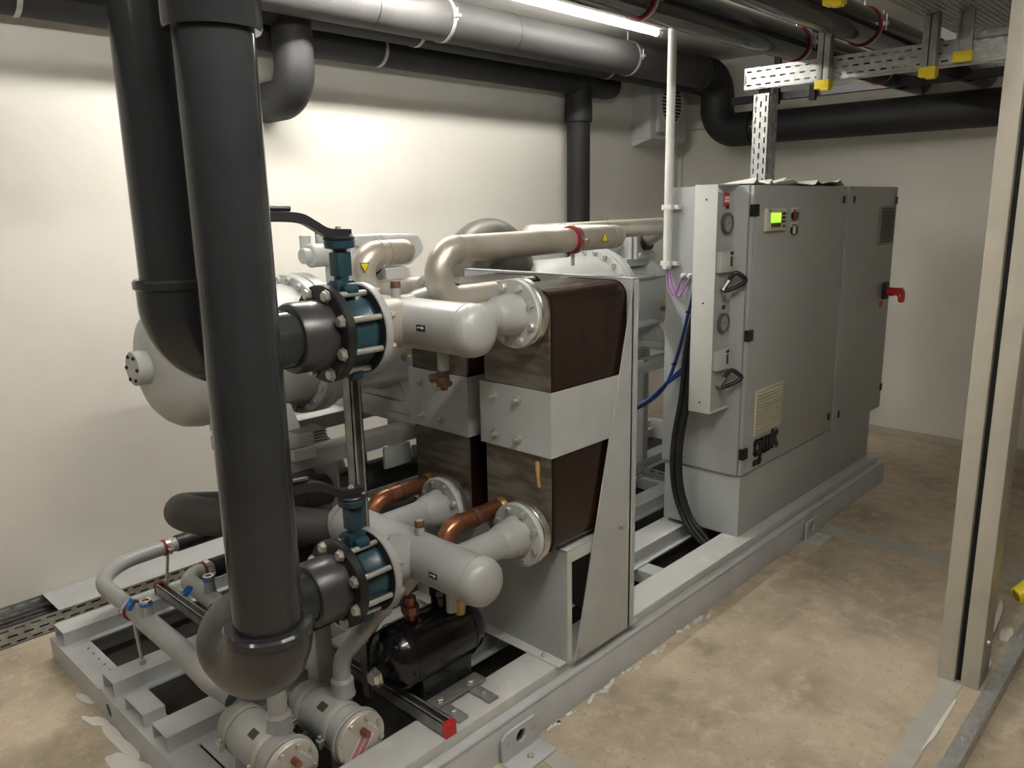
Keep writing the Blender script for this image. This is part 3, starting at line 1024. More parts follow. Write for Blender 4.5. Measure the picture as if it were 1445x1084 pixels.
# ------------------------------------------------------------------ screw compressors
def compressor(label):
    y, z = 2.65, 1.255
    t = thing('screw_compressor', label, 'compressor', (1.6, y, 0.935), 'screw compressors')
    R = 0.232
    bm = new()
    lathe(bm, (1.0, y, z), X, [(0.03, 0.0), (0.03, 0.09), (0.04, 0.13), (0.055, 0.165), (0.085, 0.20), (0.12, 0.222), (0.17, R), (0.56, R), (0.575, R - 0.004)], 56, cap=False)
    obj('motor_shell', bm, CAST, t)
    bm = new()
    lathe(bm, (0.985, y, z), X, [(0, 0.0), (0, 0.054), (0.003, 0.057), (0.05, 0.058), (0.055, 0.07), (0.075, 0.075)], 36, cap=False)
    hb = obj('end_hub', bm, CAST, t)
    bolt_circle(hb, (0.9855, y, z), X, 0.043, 6, 0.006, INSB, 'cap', out=-X)
    # bolted flange halfway
    bm = new()
    lathe(bm, (1.565, y, z), X, [(0, R - 0.01), (0, 0.262), (0.004, 0.266), (0.036, 0.266), (0.04, 0.262), (0.044, 0.262), (0.046, 0.268), (0.085, 0.268), (0.09, 0.255), (0.10, 0.235)], 56)
    fl = obj('body_flange', bm, CAST, t)
    for k in range(22):
        a = 2 * PI * k / 22
        bolt(fl, (1.566, y + math.cos(a) * 0.248, z + math.sin(a) * 0.248), -X, 0.0125, CAST, 'cap')
    # rotor housing
    bm = new()
    lathe(bm, (1.66, y, z - 0.02), X, [(0, 0.235), (0.10, 0.215), (0.14, 0.205), (0.26, 0.205), (0.30, 0.225), (0.33, 0.23), (0.36, 0.225), (0.42, 0.20), (0.50, 0.14), (0.53, 0.08), (0.53, 0)], 48, cap=False)
    obj('rotor_housing', bm, CAST, t)
    for k, a in enumerate((35, 145, 215, 325)):
        a = math.radians(a)
        bm = new()
        c, s = math.cos(a), math.sin(a)
        p = [(1.66, y + c * 0.19, z - 0.02 + s * 0.19), (2.08, y + c * 0.19, z - 0.02 + s * 0.19), (2.02, y + c * 0.235, z - 0.02 + s * 0.235), (1.66, y + c * 0.25, z - 0.02 + s * 0.25)]
        prism(bm, p, V((0, -s, c)) * 0.018, 0.002); obj('casting_rib', bm, CAST, t)
    # suction/discharge service valve block with square flange facing -y
    bm = new()
    box(bm, 1.75, 1.89, 2.52, 2.66, 1.46, 1.64, 0.012)
    box(bm, 1.70, 1.92, 2.50, 2.80, 1.42, 1.465, 0.01)
    cyl(bm, (1.66, 2.62, 1.585), (1.77, 2.62, 1.585), 0.045, 24, bev=0.006)
    cyl(bm, (1.63, 2.62, 1.585), (1.67, 2.62, 1.585), 0.03, 18, bev=0.004)
    obj('valve_block', bm, CAST, t)
    for ya, yb, sz in ((2.50, 2.525, 0.078), (2.462, 2.49, 0.082)):
        bm = new(); box(bm, 1.82 - sz, 1.82 + sz, ya, yb, 1.557 - sz * 1.22, 1.557 + sz * 1.22, 0.014); obj('valve_flange', bm, CAST, t)
    for sx in (-1, 1):
        for sz in (-1, 1):
            bolt(t, (1.82 + sx * 0.058, 2.462, 1.557 + sz * 0.076), -Y, 0.017, CAST)
    bm = new(); lathe(bm, (1.82, 2.44, 1.557), Y, [(0, 0.036), (0, 0.05), (0.022, 0.052)], 28); obj('valve_spigot', bm, INSB, t)
    for dx, dy in ((-0.07, 0.05), (0.0, 0.09), (-0.10, 0.12)):
        bm = new(); cyl(bm, (1.80 + dx, 2.58 + dy, 1.585), (1.80 + dx, 2.58 + dy, 1.66), 0.022, 16, bev=0.004); obj('valve_stem_cap', bm, CAST, t)
    bm = new(); cyl(bm, (1.73, 2.66, 1.62), (1.73, 2.66, 1.685), 0.009, 12); obj('sensor', bm, BRASS, t)
    # terminal box with sloping underside
    bm = new()
    prism(bm, [(1.92, 2.60, 1.648), (2.18, 2.60, 1.648), (2.215, 2.60, 1.59), (2.21, 2.60, 1.575), (2.135, 2.60, 1.522), (1.92, 2.60, 1.522)], (0, 0.24, 0), 0.006)
    obj('terminal_box', bm, WHITEP, t)
    bm = new()
    prism(bm, [(1.90, 2.60, 1.517), (2.12, 2.60, 1.517), (2.20, 2.60, 1.37), (1.90, 2.60, 1.33)], (0, 0.22, 0), 0.006)
    obj('box_pedestal', bm, WHITEP, t)
    # nameplate tag and lower foot
    bm = new(); box(bm, 1.95, 2.0, 2.418, 2.421, 1.21, 1.225); obj('yellow_tag', bm, YEL, t)
    for x0 in (1.385, 1.955):
        bm = new()
        prism(bm, [(x0, 2.44, 0.985), (x0, 2.86, 0.985), (x0, 2.80, 1.07), (x0, 2.50, 1.07)], (0.08, 0, 0), 0.004)
        box(bm, x0 - 0.01, x0 + 0.09, 2.38, 2.92, 0.937, 0.985, 0.004)
        obj('mounting_foot', bm, CAST, t)
    # oil fitting on the housing flank
    bm = new(); cyl(bm, (1.93, 2.42, 1.18), (1.93, 2.39, 1.18), 0.016, 16); o = obj('oil_fitting', bm, BRASS, t)
    bolt(o, (1.93, 2.39, 1.18), -Y, 0.013)
    return t


c1 = compressor('light grey screw compressor with round end hub and white terminal box above the steel vessel')
c2 = copy_thing(c1, (1.85, 0, 0), 'light grey screw compressor half hidden between the exchanger stand and the cabinet')

# ------------------------------------------------------------------ discharge pipes (heat tinted steel)
def discharge(pts, R, r, label, clampx=None, stick=None, weld=()):
    t = thing('discharge_pipe', label, 'pipe', pts[0], 'discharge pipes')
    bm = new(); tube(bm, pts, r, R, 32, 12); obj('pipe_run', bm, STEEL, t)
    for p, d in weld:
        bm = new(); ring(bm, p, d, r - 0.002, r + 0.0022, 0.006, 32); obj('weld_seam', bm, STEEL, t)
    if clampx:
        cx, cy, cz = clampx
        bm = new(); ring(bm, clampx, X, r - 0.001, r + 0.006, 0.024); obj('clamp_liner', bm, REDD, t)
        bm = new(); ring(bm, (cx + 0.012, cy, cz), X, r - 0.001, r + 0.008, 0.018); k = obj('pipe_clamp', bm, CHROME, t)
        bm = new(); box(bm, cx + 0.004, cx + 0.02, cy - r - 0.03, cy - r, cz - 0.012, cz + 0.004, 0.002); obj('clamp_lug', bm, CHROME, k)
        bm = new(); cyl(bm, (cx + 0.012, cy, cz - r - 0.05), (cx + 0.012, cy, cz - r), 0.007, 12); obj('clamp_foot', bm, ZINC, k)
    if stick:
        (sx, sy, sz), u, nrm = stick
        u, nrm = V(u), V(nrm)
        v = nrm.cross(u)
        bm = new()
        c = V((sx, sy, sz)) + nrm * 0.001
        prism(bm, [c - u * 0.02 - v * 0.016, c + u * 0.02 - v * 0.016, c + v * 0.02], nrm * 0.0008)
        s = obj('warning_sticker', bm, BLACKP, t)
        bm = new()
        c = c + nrm * 0.001
        prism(bm, [c - u * 0.016 - v * 0.0135, c + u * 0.016 - v * 0.0135, c + v * 0.0155], nrm * 0.0006)
        s2 = obj('sticker_face', bm, YEL, s)
    return t


rd = 0.043
zp = A1[1] + 0.045
d1 = discharge([(1.84, 1.82, zp), (1.60, 1.82, zp), (1.60, 1.82, zp + 0.155), (2.53, 1.82, zp + 0.163), (2.53, 2.30, zp + 0.163), (3.60, 2.30, zp + 0.168), (3.67, 2.45, 1.57)],
               [0.078, 0.078, 0.045, 0.05, 0.05], rd, 'long steel discharge pipe carried over the plate exchangers by a red lined clamp', (2.235, 1.82, zp + 0.161),
               ((2.38, 1.82 - rd * 0.97, zp + 0.165), X, -Y), [((1.60, 1.82, zp + 0.075), Z), ((1.68, 1.82, zp + 0.155), X), ((2.47, 1.82, zp + 0.162), X), ((3.54, 2.30, zp + 0.168), X)])
d2 = discharge([(1.84, 2.205, zp), (1.60, 2.205, zp), (1.60, 2.205, zp + 0.135), (1.80, 2.205, zp + 0.135), (1.815, 2.38, zp + 0.125), (1.82, 2.45, 1.557)],
               [0.068, 0.068, 0.05, 0.03], rd, 'short steel discharge pipe curling from the rear exchanger into the valve block', None,
               ((1.575, 2.205 - 0.043, zp + 0.10), V((0.5, 0, 0.86)), -Y), [((1.60, 2.205, zp + 0.07), Z), ((1.67, 2.205, zp + 0.135), X), ((1.705, 2.205, zp + 0.135), X)])

# ------------------------------------------------------------------ big suction bend over the frame
t = thing('suction_bend', 'broad dark return bend of the suction line arching behind the exchangers', 'pipe', (2.62, 2.75, 1.0))
bm = new(); tube(bm, [(2.585, 2.75, 1.0), (2.585, 2.75, 1.585), (2.905, 2.75, 1.585), (2.905, 2.75, 1.40)], 0.115, 0.16, 36, 14); obj('bend', bm, mat('dark_lagged_bend', (0.13, 0.12, 0.105), 0.4, noise=0.3, nscale=8), t)

# ------------------------------------------------------------------ copper liquid pipes at the exchanger feet
for yc, lab in ((1.82, 'copper pipe bending down from the foot of the front plate exchanger'), (2.204, 'copper pipe bending down from the foot of the rear plate exchanger')):
    t = thing('copper_pipe', lab, 'pipe', (1.72, yc, 0.73), 'copper liquid pipes')
    zc = A2[1] + 0.045
    bm = new(); tube(bm, [(1.84, yc, zc), (1.585, yc, zc), (1.585, yc, 0.60), (1.585, yc + 0.16, 0.55)], 0.03, [0.055, 0.05], 28, 10); obj('pipe_run', bm, COPPER, t)
    for xx in (1.655, 1.715):
        bm = new(); ring(bm, (xx, yc, zc), X, 0.029, 0.0325, 0.014 if xx > 1.7 else 0.006, 28); obj('brazed_joint', bm, RUSTB if xx > 1.7 else COPPER, t)

# ------------------------------------------------------------------ steel vessel under the compressor
t = thing('steel_vessel', 'dull steel horizontal vessel under the left compressor', 'vessel', (1.6, 2.86, 0.655))
bm = new()
lathe(bm, (1.42, 2.86, 0.655), X, [(0, 0), (0.005, 0.10), (0.03, 0.165), (0.07, 0.195), (0.12, 0.205), (0.28, 0.205), (0.33, 0.197), (0.38, 0.172), (0.42, 0.125), (0.44, 0.07), (0.445, 0)], 56, cap=False)
obj('shell', bm, STEELD, t)
for xx in (1.52, 1.66):
    bm = new(); box(bm, xx, xx + 0.03, 2.74, 2.98, 0.155, 0.50, 0.002); obj('saddle', bm, GREY, t)

# ------------------------------------------------------------------ suction pipe with return bend
t = thing('suction_pipe', 'thick grey lagged pipe doubling back in a return bend beside the wall', 'pipe', (1.3, 2.5, 0.6))
bm = new()
tube(bm, [(2.90, 2.585, 0.665), (1.38, 2.585, 0.675), (1.05, 2.57, 0.765), (1.01, 2.37, 0.81), (1.40, 2.26, 0.68), (1.62, 2.20, 0.60)], 0.060, [0.3, 0.09, 0.09, 0.1], 32, 10)
obj('lagging', bm, INSG, t)
for xx in (1.52, 1.66):
    bm = new(); ring(bm, (xx, 2.585, 0.673), X, 0.058, 0.0613, 0.004, 32); obj('lagging_seam', bm, INSB, t)
bm = new(); ring(bm, (1.17, 2.325, 0.757), V((0.39, -0.11, -0.13)), 0.058, 0.0615, 0.008, 32); obj('lagging_seam', bm, INSB, t)
bm = new(); cyl(bm, (1.83, 2.585, 0.72), (1.83, 2.585, 0.80), 0.011, 14); s = obj('pressure_sensor', bm, BRASS, t)
bm = new(); cyl(bm, (1.83, 2.585, 0.80), (1.83, 2.56, 0.83), 0.016, 14); tube(bm, [(1.83, 2.56, 0.82), (1.83, 2.56, 0.85), (1.76, 2.56, 0.84), (1.70, 2.56, 0.80)], 0.006, 0.03, 10); obj('sensor_plug', bm, BLACKP, s)
bm = new(); cyl(bm, (1.98, 2.585, 0.72), (1.98, 2.56, 0.755), 0.009, 12); obj('port_cap', bm, ZINC, t)
# second black lagged pipe below it
t = thing('lagged_pipe', 'black lagged pipe running low behind the lower header', 'pipe', (1.9, 2.42, 0.5))
bm = new(); tube(bm, [(1.25, 2.40, 0.54), (2.90, 2.40, 0.54)], 0.06, 0.1, 28); obj('lagging', bm, INSB, t)

# ------------------------------------------------------------------ switch cabinets on a common plinth
CX0, CX1, CX2, CX3 = 3.285, 4.345, 4.352, 5.125
CY0, CY1 = 1.652, 2.085
CZ0, CZ1 = 0.49, 1.825
tag(obj('cabinet_plinth', box(new(), 3.30, 4.99, 1.662, 2.075, 0.18, 0.487, 0.003), CAB), 'grey steel plinth box under both switch cabinets', 'plinth')


def lock(parent, x, z):
    bm = new(); box(bm, x - 0.011, x + 0.011, CY0 - 0.006, CY0, z - 0.019, z + 0.019, 0.002); obj('door_lock', bm, BLACKP, parent)


def louvre(parent, x0, x1, z0, z1, n, m, name='filter_grille'):
    bm = new()
    b = 0.012
    box(bm, x0, x1, CY0 - 0.008, CY0 - 0.001, z0, z0 + b, 0.001)
    box(bm, x0, x1, CY0 - 0.008, CY0 - 0.001, z1 - b, z1, 0.001)
    box(bm, x0, x0 + b, CY0 - 0.008, CY0 - 0.001, z0 + b, z1 - b, 0.001)
    box(bm, x1 - b, x1, CY0 - 0.008, CY0 - 0.001, z0 + b, z1 - b, 0.001)
    g = obj(name, bm, m, parent)
    bm = new(); box(bm, x0 + b, x1 - b, CY0 - 0.002, CY0 - 0.0005, z0 + b, z1 - b); obj('dark_backing', bm, mat('dark_backing_' + m.name, tuple(c * 0.25 for c in m.node_tree.nodes['Principled BSDF'].inputs['Base Color'].default_value[:3]), 0.9), g)  # backing in a darkened slat colour, paints the shade between the slats
    h = (z1 - z0 - 2 * b) / n
    me = None
    for k in range(n):
        if me is None:
            bm = new()
            prism(bm, [(x0 + b, -0.012, 0.0), (x0 + b, -0.004, h * 0.5), (x0 + b, -0.003, h * 0.3), (x0 + b, -0.012, -h * 0.2)], (x1 - x0 - 2 * b, 0, 0))
            o = obj('louvre_slat', bm, m, g)
            me = o.data
        else:
            o = link('louvre_slat', me, g)
        o.location = (0, CY0, z0 + b + h * (k + 0.25))
    return g


# main cabinet
t = thing('switch_cabinet', 'wide grey switch cabinet with green display and beige filter grille', 'cabinet', (3.8, 1.87, CZ0), 'switch cabinets')
bm = new(); box(bm, CX0, CX1, CY0 + 0.022, CY1, CZ0, CZ1, 0.003); obj('body', bm, CAB, t)
bm = new(); box(bm, CX0 + 0.004, CX1 - 0.003, CY0, CY0 + 0.018, CZ0 + 0.004, CZ1 - 0.002, 0.004); dr = obj('door', bm, CAB, t)
bm = new(); box(bm, CX0 + 0.03, CX0 + 0.036, CY0 - 0.002, CY0, CZ0 + 0.01, CZ1 - 0.01, 0.001); obj('door_fold', bm, CAB, dr)
for zh in (1.716, 1.161, 0.60):
    bm = new(); box(bm, CX0 - 0.006, CX0 + 0.045, CY0 - 0.010, CY0 + 0.012, zh - 0.026, zh + 0.026, 0.003); obj('hinge', bm, BLACKP, dr)
lock(dr, 4.30, 1.755); lock(dr, 4.295, 0.575)
louvre(dr, 3.392, 3.674, 0.665, 0.888, 13, CREAM)
# control panel
bm = new(); box(bm, 3.393, 3.585, CY0 - 0.016, CY0, 1.622, 1.722, 0.003); cp = obj('control_panel', bm, CREAM, dr)
bm = new(); box(bm, 3.43, 3.525, CY0 - 0.018, CY0 - 0.0155, 1.660, 1.701); obj('display', bm, GREEN, cp)
for k in range(4):
    bm = new(); box(bm, 3.436 + k * 0.025, 3.450 + k * 0.025, CY0 - 0.019, CY0 - 0.0155, 1.638, 1.656, 0.001); obj('key', bm, BLACKP, cp)
for i in range(2):
    for j in range(3):
        bm = new(); box(bm, 3.541 + i * 0.019, 3.555 + i * 0.019, CY0 - 0.019, CY0 - 0.0155, 1.692 - j * 0.018, 1.704 - j * 0.018, 0.001); obj('key', bm, BLACKP, cp)
bm = new(); box(bm, 3.557, 3.574, CY0 - 0.018, CY0 - 0.0155, 1.650, 1.666, 0.001); obj('key', bm, mat('pale_yellow_key', (0.7, 0.62, 0.2), 0.4), cp)
bm = new(); box(bm, 3.555, 3.574, CY0 - 0.018, CY0 - 0.0155, 1.634, 1.648, 0.001); obj('key', bm, DKGRN, cp)
bm = new(); box(bm, 3.408, 3.432, CY0 - 0.017, CY0 - 0.0155, 1.708, 1.715); obj('maker_print', bm, DKGRN, cp)
# two twin push buttons with their name labels
for zc, a, b in ((1.697, DKRED, DKGRN), (1.630, WHITEP, DKGRN)):
    bm = new(); box(bm, 3.672, 3.738, CY0 - 0.003, CY0, zc + 0.004, zc + 0.026); lb = obj('button_label', bm, WHITEL, dr)
    for k, (w0, w1) in enumerate(((3.68, 3.70), (3.704, 3.716), (3.72, 3.732))):
        bm = new(); box(bm, w0, w1, CY0 - 0.0036, CY0 - 0.0028, zc + 0.012, zc + 0.016); obj('label_print', bm, BLACKP, lb)
    bm = new(); lathe(bm, (3.705, CY0, zc - 0.012), -Y, [(0, 0.036), (0.006, 0.036), (0.008, 0.033)], 24)
    for v in bm.verts:
        v.co.z = zc - 0.012 + (v.co.z - zc + 0.012) * 0.62
    bs = obj('button_bezel', bm, BLACKP if a is WHITEP else BLACKP, dr)
    for s, m_ in ((-1, a), (1, b)):
        bm = new(); box(bm, 3.705 + (s - 1) * 0.013 + 0.001, 3.705 + (s + 1) * 0.013 - 0.001, CY0 - 0.013, CY0 - 0.007, zc - 0.030, zc + 0.006, 0.002); obj('push_button', bm, m_, bs)
    if a is WHITEP:
        bm = new(); box(bm, 3.700, 3.713, CY0 - 0.015, CY0 - 0.0128, zc - 0.028, zc + 0.004, 0.001); obj('push_button', bm, DKRED, bs)
# raised three letter maker's badge below the grille


def stroke(bm, pts, w, y, d, x0, z0, s):
    """letter stroke: rectangle chain in the x-z plane"""
    for (ax, az), (bx, bz) in zip(pts, pts[1:]):
        a, b = V((x0 + ax * s, y, z0 + az * s)), V((x0 + bx * s, y, z0 + bz * s))
        dd = (b - a).normalized()
        n = V((-dd.z, 0, dd.x)) * w / 2
        a2, b2 = a - dd * w / 2, b + dd * w / 2
        prism(bm, [a2 + n, b2 + n, b2 - n, a2 - n], (0, -d, 0))


G_ = [(0.75, 0.95), (0.1, 0.95), (0.0, 0.85), (0.0, 0.3), (0.1, 0.2), (0.75, 0.2)]
G2 = [(0.75, 0.95), (0.75, -0.35), (0.65, -0.45), (0.0, -0.45)]
W_ = [(0, 0.95), (0, 0.3), (0.1, 0.2), (0.45, 0.2), (0.5, 0.3), (0.5, 0.95)]
W2 = [(0.5, 0.3), (0.55, 0.2), (0.9, 0.2), (1.0, 0.3), (1.0, 0.95)]
K_ = [(0, 1.45), (0, 0.2)]
K2 = [(0.05, 0.58), (0.6, 1.0)]
K3 = [(0.25, 0.65), (0.65, 0.15)]
bm = new()
for pts, off in ((G_, 0), (G2, 0), (W_, 1.15), (W2, 1.15), (K_, 2.55), (K2, 2.55), (K3, 2.55)):
    stroke(bm, pts, 0.026, CY0 + 0.001, 0.007, 3.415, 0.560, 0.072)
    for v in bm.verts:
        pass
    # shift just-added letters
    n_new = (len(pts) - 1) * 8
    bm.verts.ensure_lookup_table()
    for v in bm.verts[-n_new:]:
        v.co.x += off * 0.072
bd = obj('maker_badge', bm, BLACKP, dr)
bm = new()
for pts, off in ((G_, 0), (G2, 0), (W_, 1.15), (W2, 1.15), (K_, 2.55), (K2, 2.55), (K3, 2.55)):
    stroke(bm, pts, 0.005, CY0 - 0.006, 0.001, 3.415, 0.560, 0.072)
    n_new = (len(pts) - 1) * 8
    bm.verts.ensure_lookup_table()
    for v in bm.verts[-n_new:]:
        v.co.x += off * 0.072
obj('badge_inlay', bm, mat('badge_grey', (0.10, 0.10, 0.10), 0.4), bd)

# second cabinet
t = thing('switch_cabinet', 'narrower dark grey switch cabinet with red main switch and slotted fan vent', 'cabinet', (4.74, 1.87, CZ0), 'switch cabinets')
bm = new(); box(bm, CX2, CX3, CY0 + 0.022, CY1, CZ0, CZ1, 0.003); obj('body', bm, CAB, t)
bm = new(); box(bm, CX2 + 0.016, CX3 - 0.003, CY0, CY0 + 0.018, CZ0 - 0.02, CZ1 - 0.002, 0.004); dr = obj('door', bm, CAB, t)
lock(dr, 4.44, 1.755); lock(dr, 4.44, 0.56)
for zh in (1.745, 0.60):
    bm = new(); box(bm, CX3 - 0.03, CX3 + 0.004, CY0 - 0.004, CY0 + 0.01, zh - 0.022, zh + 0.022, 0.002); obj('hinge', bm, BLACKP, dr)
louvre(dr, 4.85, 5.095, 1.49, 1.715, 15, mat('vent_grey_plastic', (0.33, 0.31, 0.27), 0.45), 'fan_vent')
# main switch: black base, red rotary handle pointing out and down
bm = new(); box(bm, 4.985, 5.06, CY0 - 0.02, CY0, 1.165, 1.265, 0.004); ms = obj('main_switch', bm, BLACKP, dr)
bm = new(); cyl(bm, (5.022, CY0 - 0.02, 1.21), (5.022, CY0 - 0.062, 1.21), 0.026, 20, bev=0.004)
prism(bm, [(5.002, CY0 - 0.058, 1.235), (5.002, CY0 - 0.105, 1.235), (5.002, CY0 - 0.118, 1.205), (5.002, CY0 - 0.118, 1.150), (5.002, CY0 - 0.092, 1.150), (5.002, CY0 - 0.085, 1.19), (5.002, CY0 - 0.058, 1.192)], (0.04, 0, 0), 0.004)
obj('switch_handle', bm, RED, ms)
bm = new(); box(bm, 5.0, 5.003, CY0 - 0.103, CY0 - 0.097, 1.18, 1.20); obj('yellow_mark', bm, YEL, ms)
bm = new(); box(bm, 4.965, 5.01, CY0 - 0.002, CY0, 1.115, 1.155); obj('red_label', bm, RED, dr)

# crumpled white sheets lying on the cabinets
rnd = random.Random(11)
for (x0, x1, amp, ph, lab) in ((3.30, 3.62, 0.012, 0.2, 'crumpled white sheet on the cabinet top above the gauges'), (3.70, 4.32, 0.016, 1.4, 'crumpled white sheet on the cabinet top beside the cable tray foot')):
    bm = new()
    nx, ny = 22, 6
    grid = []
    for i in range(nx + 1):
        row = []
        for j in range(ny + 1):
            u = i / nx
            x = x0 + (x1 - x0) * u
            y = CY0 + 0.012 + 0.19 * j / ny
            z = CZ1 + 0.004 + amp * (1 + math.sin(u * 9 + ph + j * 0.4)) * 0.5 * (0.4 + u) + (0.022 * max(0, math.sin(u * 14 + ph)) ** 6) * (1 - j / ny)
            row.append(bm.verts.new((x, y, z)))
        grid.append(row)
    for i in range(nx):
        for j in range(ny):
            bm.faces.new((grid[i][j], grid[i + 1][j], grid[i + 1][j + 1], grid[i][j + 1]))
    bmesh.ops.recalc_face_normals(bm, faces=bm.faces)
    bmesh.ops.solidify(bm, geom=bm.faces[:], thickness=0.0025)
    tag(obj('paper_sheet', bm, PAPER), lab, 'paper')

# ------------------------------------------------------------------ instrument housing on the cabinet flank
t = thing('instrument_housing', 'open pale metal gauge housing fixed to the flank of the wide cabinet', 'instrument panel', (3.2, 1.75, 0.82))
IX, IY0, IY1 = 3.10, 1.722, 1.832
IZ0, IZ1 = 0.825, 1.825
bm = new(); box(bm, IX, IX + 0.003, IY0, IY1, IZ0, IZ1, 0.0008); obj('side_panel', bm, CABW, t)
bm = new(); box(bm, IX + 0.003, CX0, IY1 - 0.09, IY1 - 0.087, IZ0, IZ1 - 0.03); wb = obj('gauge_panel', bm, CAB, t)
bm = new(); box(bm, IX, CX0, IY0, IY1, IZ0 - 0.003, IZ0, 0.0008); obj('bottom_panel', bm, CABW, t)
bm = new(); box(bm, IX, CX0, IY0, IY1, IZ1, IZ1 + 0.003, 0.0008); obj('top_panel', bm, CABW, t)
gy = IY1 - 0.09
for zz in (IZ1 - 0.06, 1.32, 0.87):
    bm = new(); cyl(bm, (IX - 0.0005, 1.775, zz), (IX - 0.0015, 1.775, zz), 0.0045, 10); obj('screw_hole', bm, BLACKP, t)


def gauge(x, z):
    bm = new()
    lathe(bm, (x, gy, z), -Y, [(0, 0.046), (0.014, 0.046), (0.017, 0.043), (0.017, 0.037), (0.010, 0.036)], 36, cap=False)
    g = obj('pressure_gauge', bm, mat('gauge_bezel', (0.10, 0.10, 0.10), 0.3), t)
    bm = new(); cyl(bm, (x, gy - 0.009, z), (x, gy - 0.011, z), 0.0365, 32); obj('dial', bm, mat('gauge_dial', (0.33, 0.34, 0.36), 0.4), g)
    bm = new(); prism(bm, [(x - 0.018, gy - 0.0115, z - 0.006), (x + 0.014, gy - 0.0115, z + 0.005), (x + 0.013, gy - 0.0115, z + 0.008)], (0, -0.001, 0)); obj('needle', bm, BLACKP, g)
    for k in range(10):
        a = math.radians(-45 + 27 * k + 0)
        bm = new(); c, s = math.cos(a), math.sin(a)
        prism(bm, [(x + c * 0.028 - s * 0.0008, gy - 0.0112, z + s * 0.028 + c * 0.0008), (x + c * 0.033 - s * 0.0008, gy - 0.0112, z + s * 0.033 + c * 0.0008), (x + c * 0.033 + s * 0.0008, gy - 0.0112, z + s * 0.033 - c * 0.0008), (x + c * 0.028 + s * 0.0008, gy - 0.0112, z + s * 0.028 - c * 0.0008)], (0, -0.0006, 0))
        obj('scale_mark', bm, BLACKP, g)


gxc = 3.215
for zg in (1.662, 1.222):
    gauge(gxc, zg)
    bm = new(); box(bm, gxc - 0.005, gxc + 0.021, gy - 0.002, gy, zg + 0.062, zg + 0.079); obj('name_plate', bm, BLACKP, t)
    # pressure switch box
    zb = zg - 0.165
    bm = new(); box(bm, gxc - 0.07, gxc + 0.040, gy - 0.026, gy, zb - 0.045, zb + 0.045, 0.002); sw = obj('pressure_switch', bm, CABW, t)
    bm = new(); box(bm, gxc + 0.008, gxc + 0.024, gy - 0.027, gy - 0.0255, zb - 0.022, zb + 0.022); obj('scale_window', bm, BLACKP, sw)
    bm = new(); box(bm, gxc + 0.004, gxc + 0.030, gy - 0.027, gy - 0.0255, zb + 0.029, zb + 0.043); obj('name_plate', bm, BLACKP, sw)
    # service hose with coupling
    zh = zg - 0.26
    bm = new()
    P = spline([(gxc - 0.03, gy - 0.012, zh - 0.03), (gxc + 0.0, gy - 0.03, zh + 0.02), (gxc + 0.015, gy - 0.05, zh + 0.045), (gxc + 0.03, gy - 0.075, zh + 0.03), (gxc + 0.04, gy - 0.085, zh + 0.01), (gxc + 0.01, gy - 0.06, zh - 0.015), (gxc - 0.03, gy - 0.02, zh - 0.035)], 6)
    sweep(bm, P, 0.010, 12); hs = obj('service_hose', bm, BLACKP, t)
    bm = new(); cyl(bm, (gxc - 0.03, gy - 0.012, zh - 0.03), (gxc - 0.005, gy - 0.028, zh + 0.012), 0.012, 8); cyl(bm, (gxc - 0.02, gy - 0.02, zh - 0.05), (gxc - 0.02, gy - 0.035, zh - 0.05), 0.016, 12); obj('hose_coupling', bm, CHROME, hs)
bm = new(); box(bm, gxc - 0.03, gxc + 0.022, gy - 0.002, gy, 1.735, 1.795); rlb = obj('red_sticker', bm, RED, t)
for zz in (1.772, 1.758):
    bm = new(); box(bm, gxc - 0.022, gxc + 0.019, gy - 0.0028, gy - 0.0018, zz - 0.005, zz + 0.006); obj('sticker_text_field', bm, WHITEL, rlb)

# ------------------------------------------------------------------ white conduit and cables on the cabinet flank
t = thing('cable_conduit', 'white plastic cable conduit dropping from the ceiling to the cabinet flank', 'conduit', (3.255, 2.062, 1.46))
bm = new(); cyl(bm, (3.255, 2.062, 1.455), (3.255, 2.062, CZ), 0.020, 24); obj('conduit_tube', bm, WHITEP, t)
bm = new(); lathe(bm, (3.255, 2.062, 1.45), Z, [(0, 0.021), (0.03, 0.022), (0.032, 0.020)], 24); obj('end_ferrule', bm, WHITEP, t)
for zz in (1.475, 1.735):
    bm = new(); box(bm, 3.235, 3.285, 2.035, 2.088, zz - 0.012, zz + 0.012, 0.003); box(bm, 3.255, 3.285, 2.010, 2.035, zz - 0.010, zz + 0.010, 0.003); obj('conduit_clip', bm, WHITEP, t)


def cable(name, pts, r, m, label, group, n=7, ties=()):
    t = thing(name, label, 'cable', pts[0], group)
    P = spline(pts, n)
    bm = new(); sweep(bm, P, r, 12); obj('sheath', bm, m, t)
    for f in ties:
        i = int(f * (len(P) - 2))
        bm = new(); ring(bm, P[i], P[i + 1] - P[i], r * 0.9, r + 0.003, 0.007, 16)
        box(bm, P[i].x - r - 0.02, P[i].x - r, P[i].y - 0.003, P[i].y + 0.003, P[i].z - 0.003, P[i].z + 0.003)
        obj('cable_tie', bm, BLACKP, t)
    return t


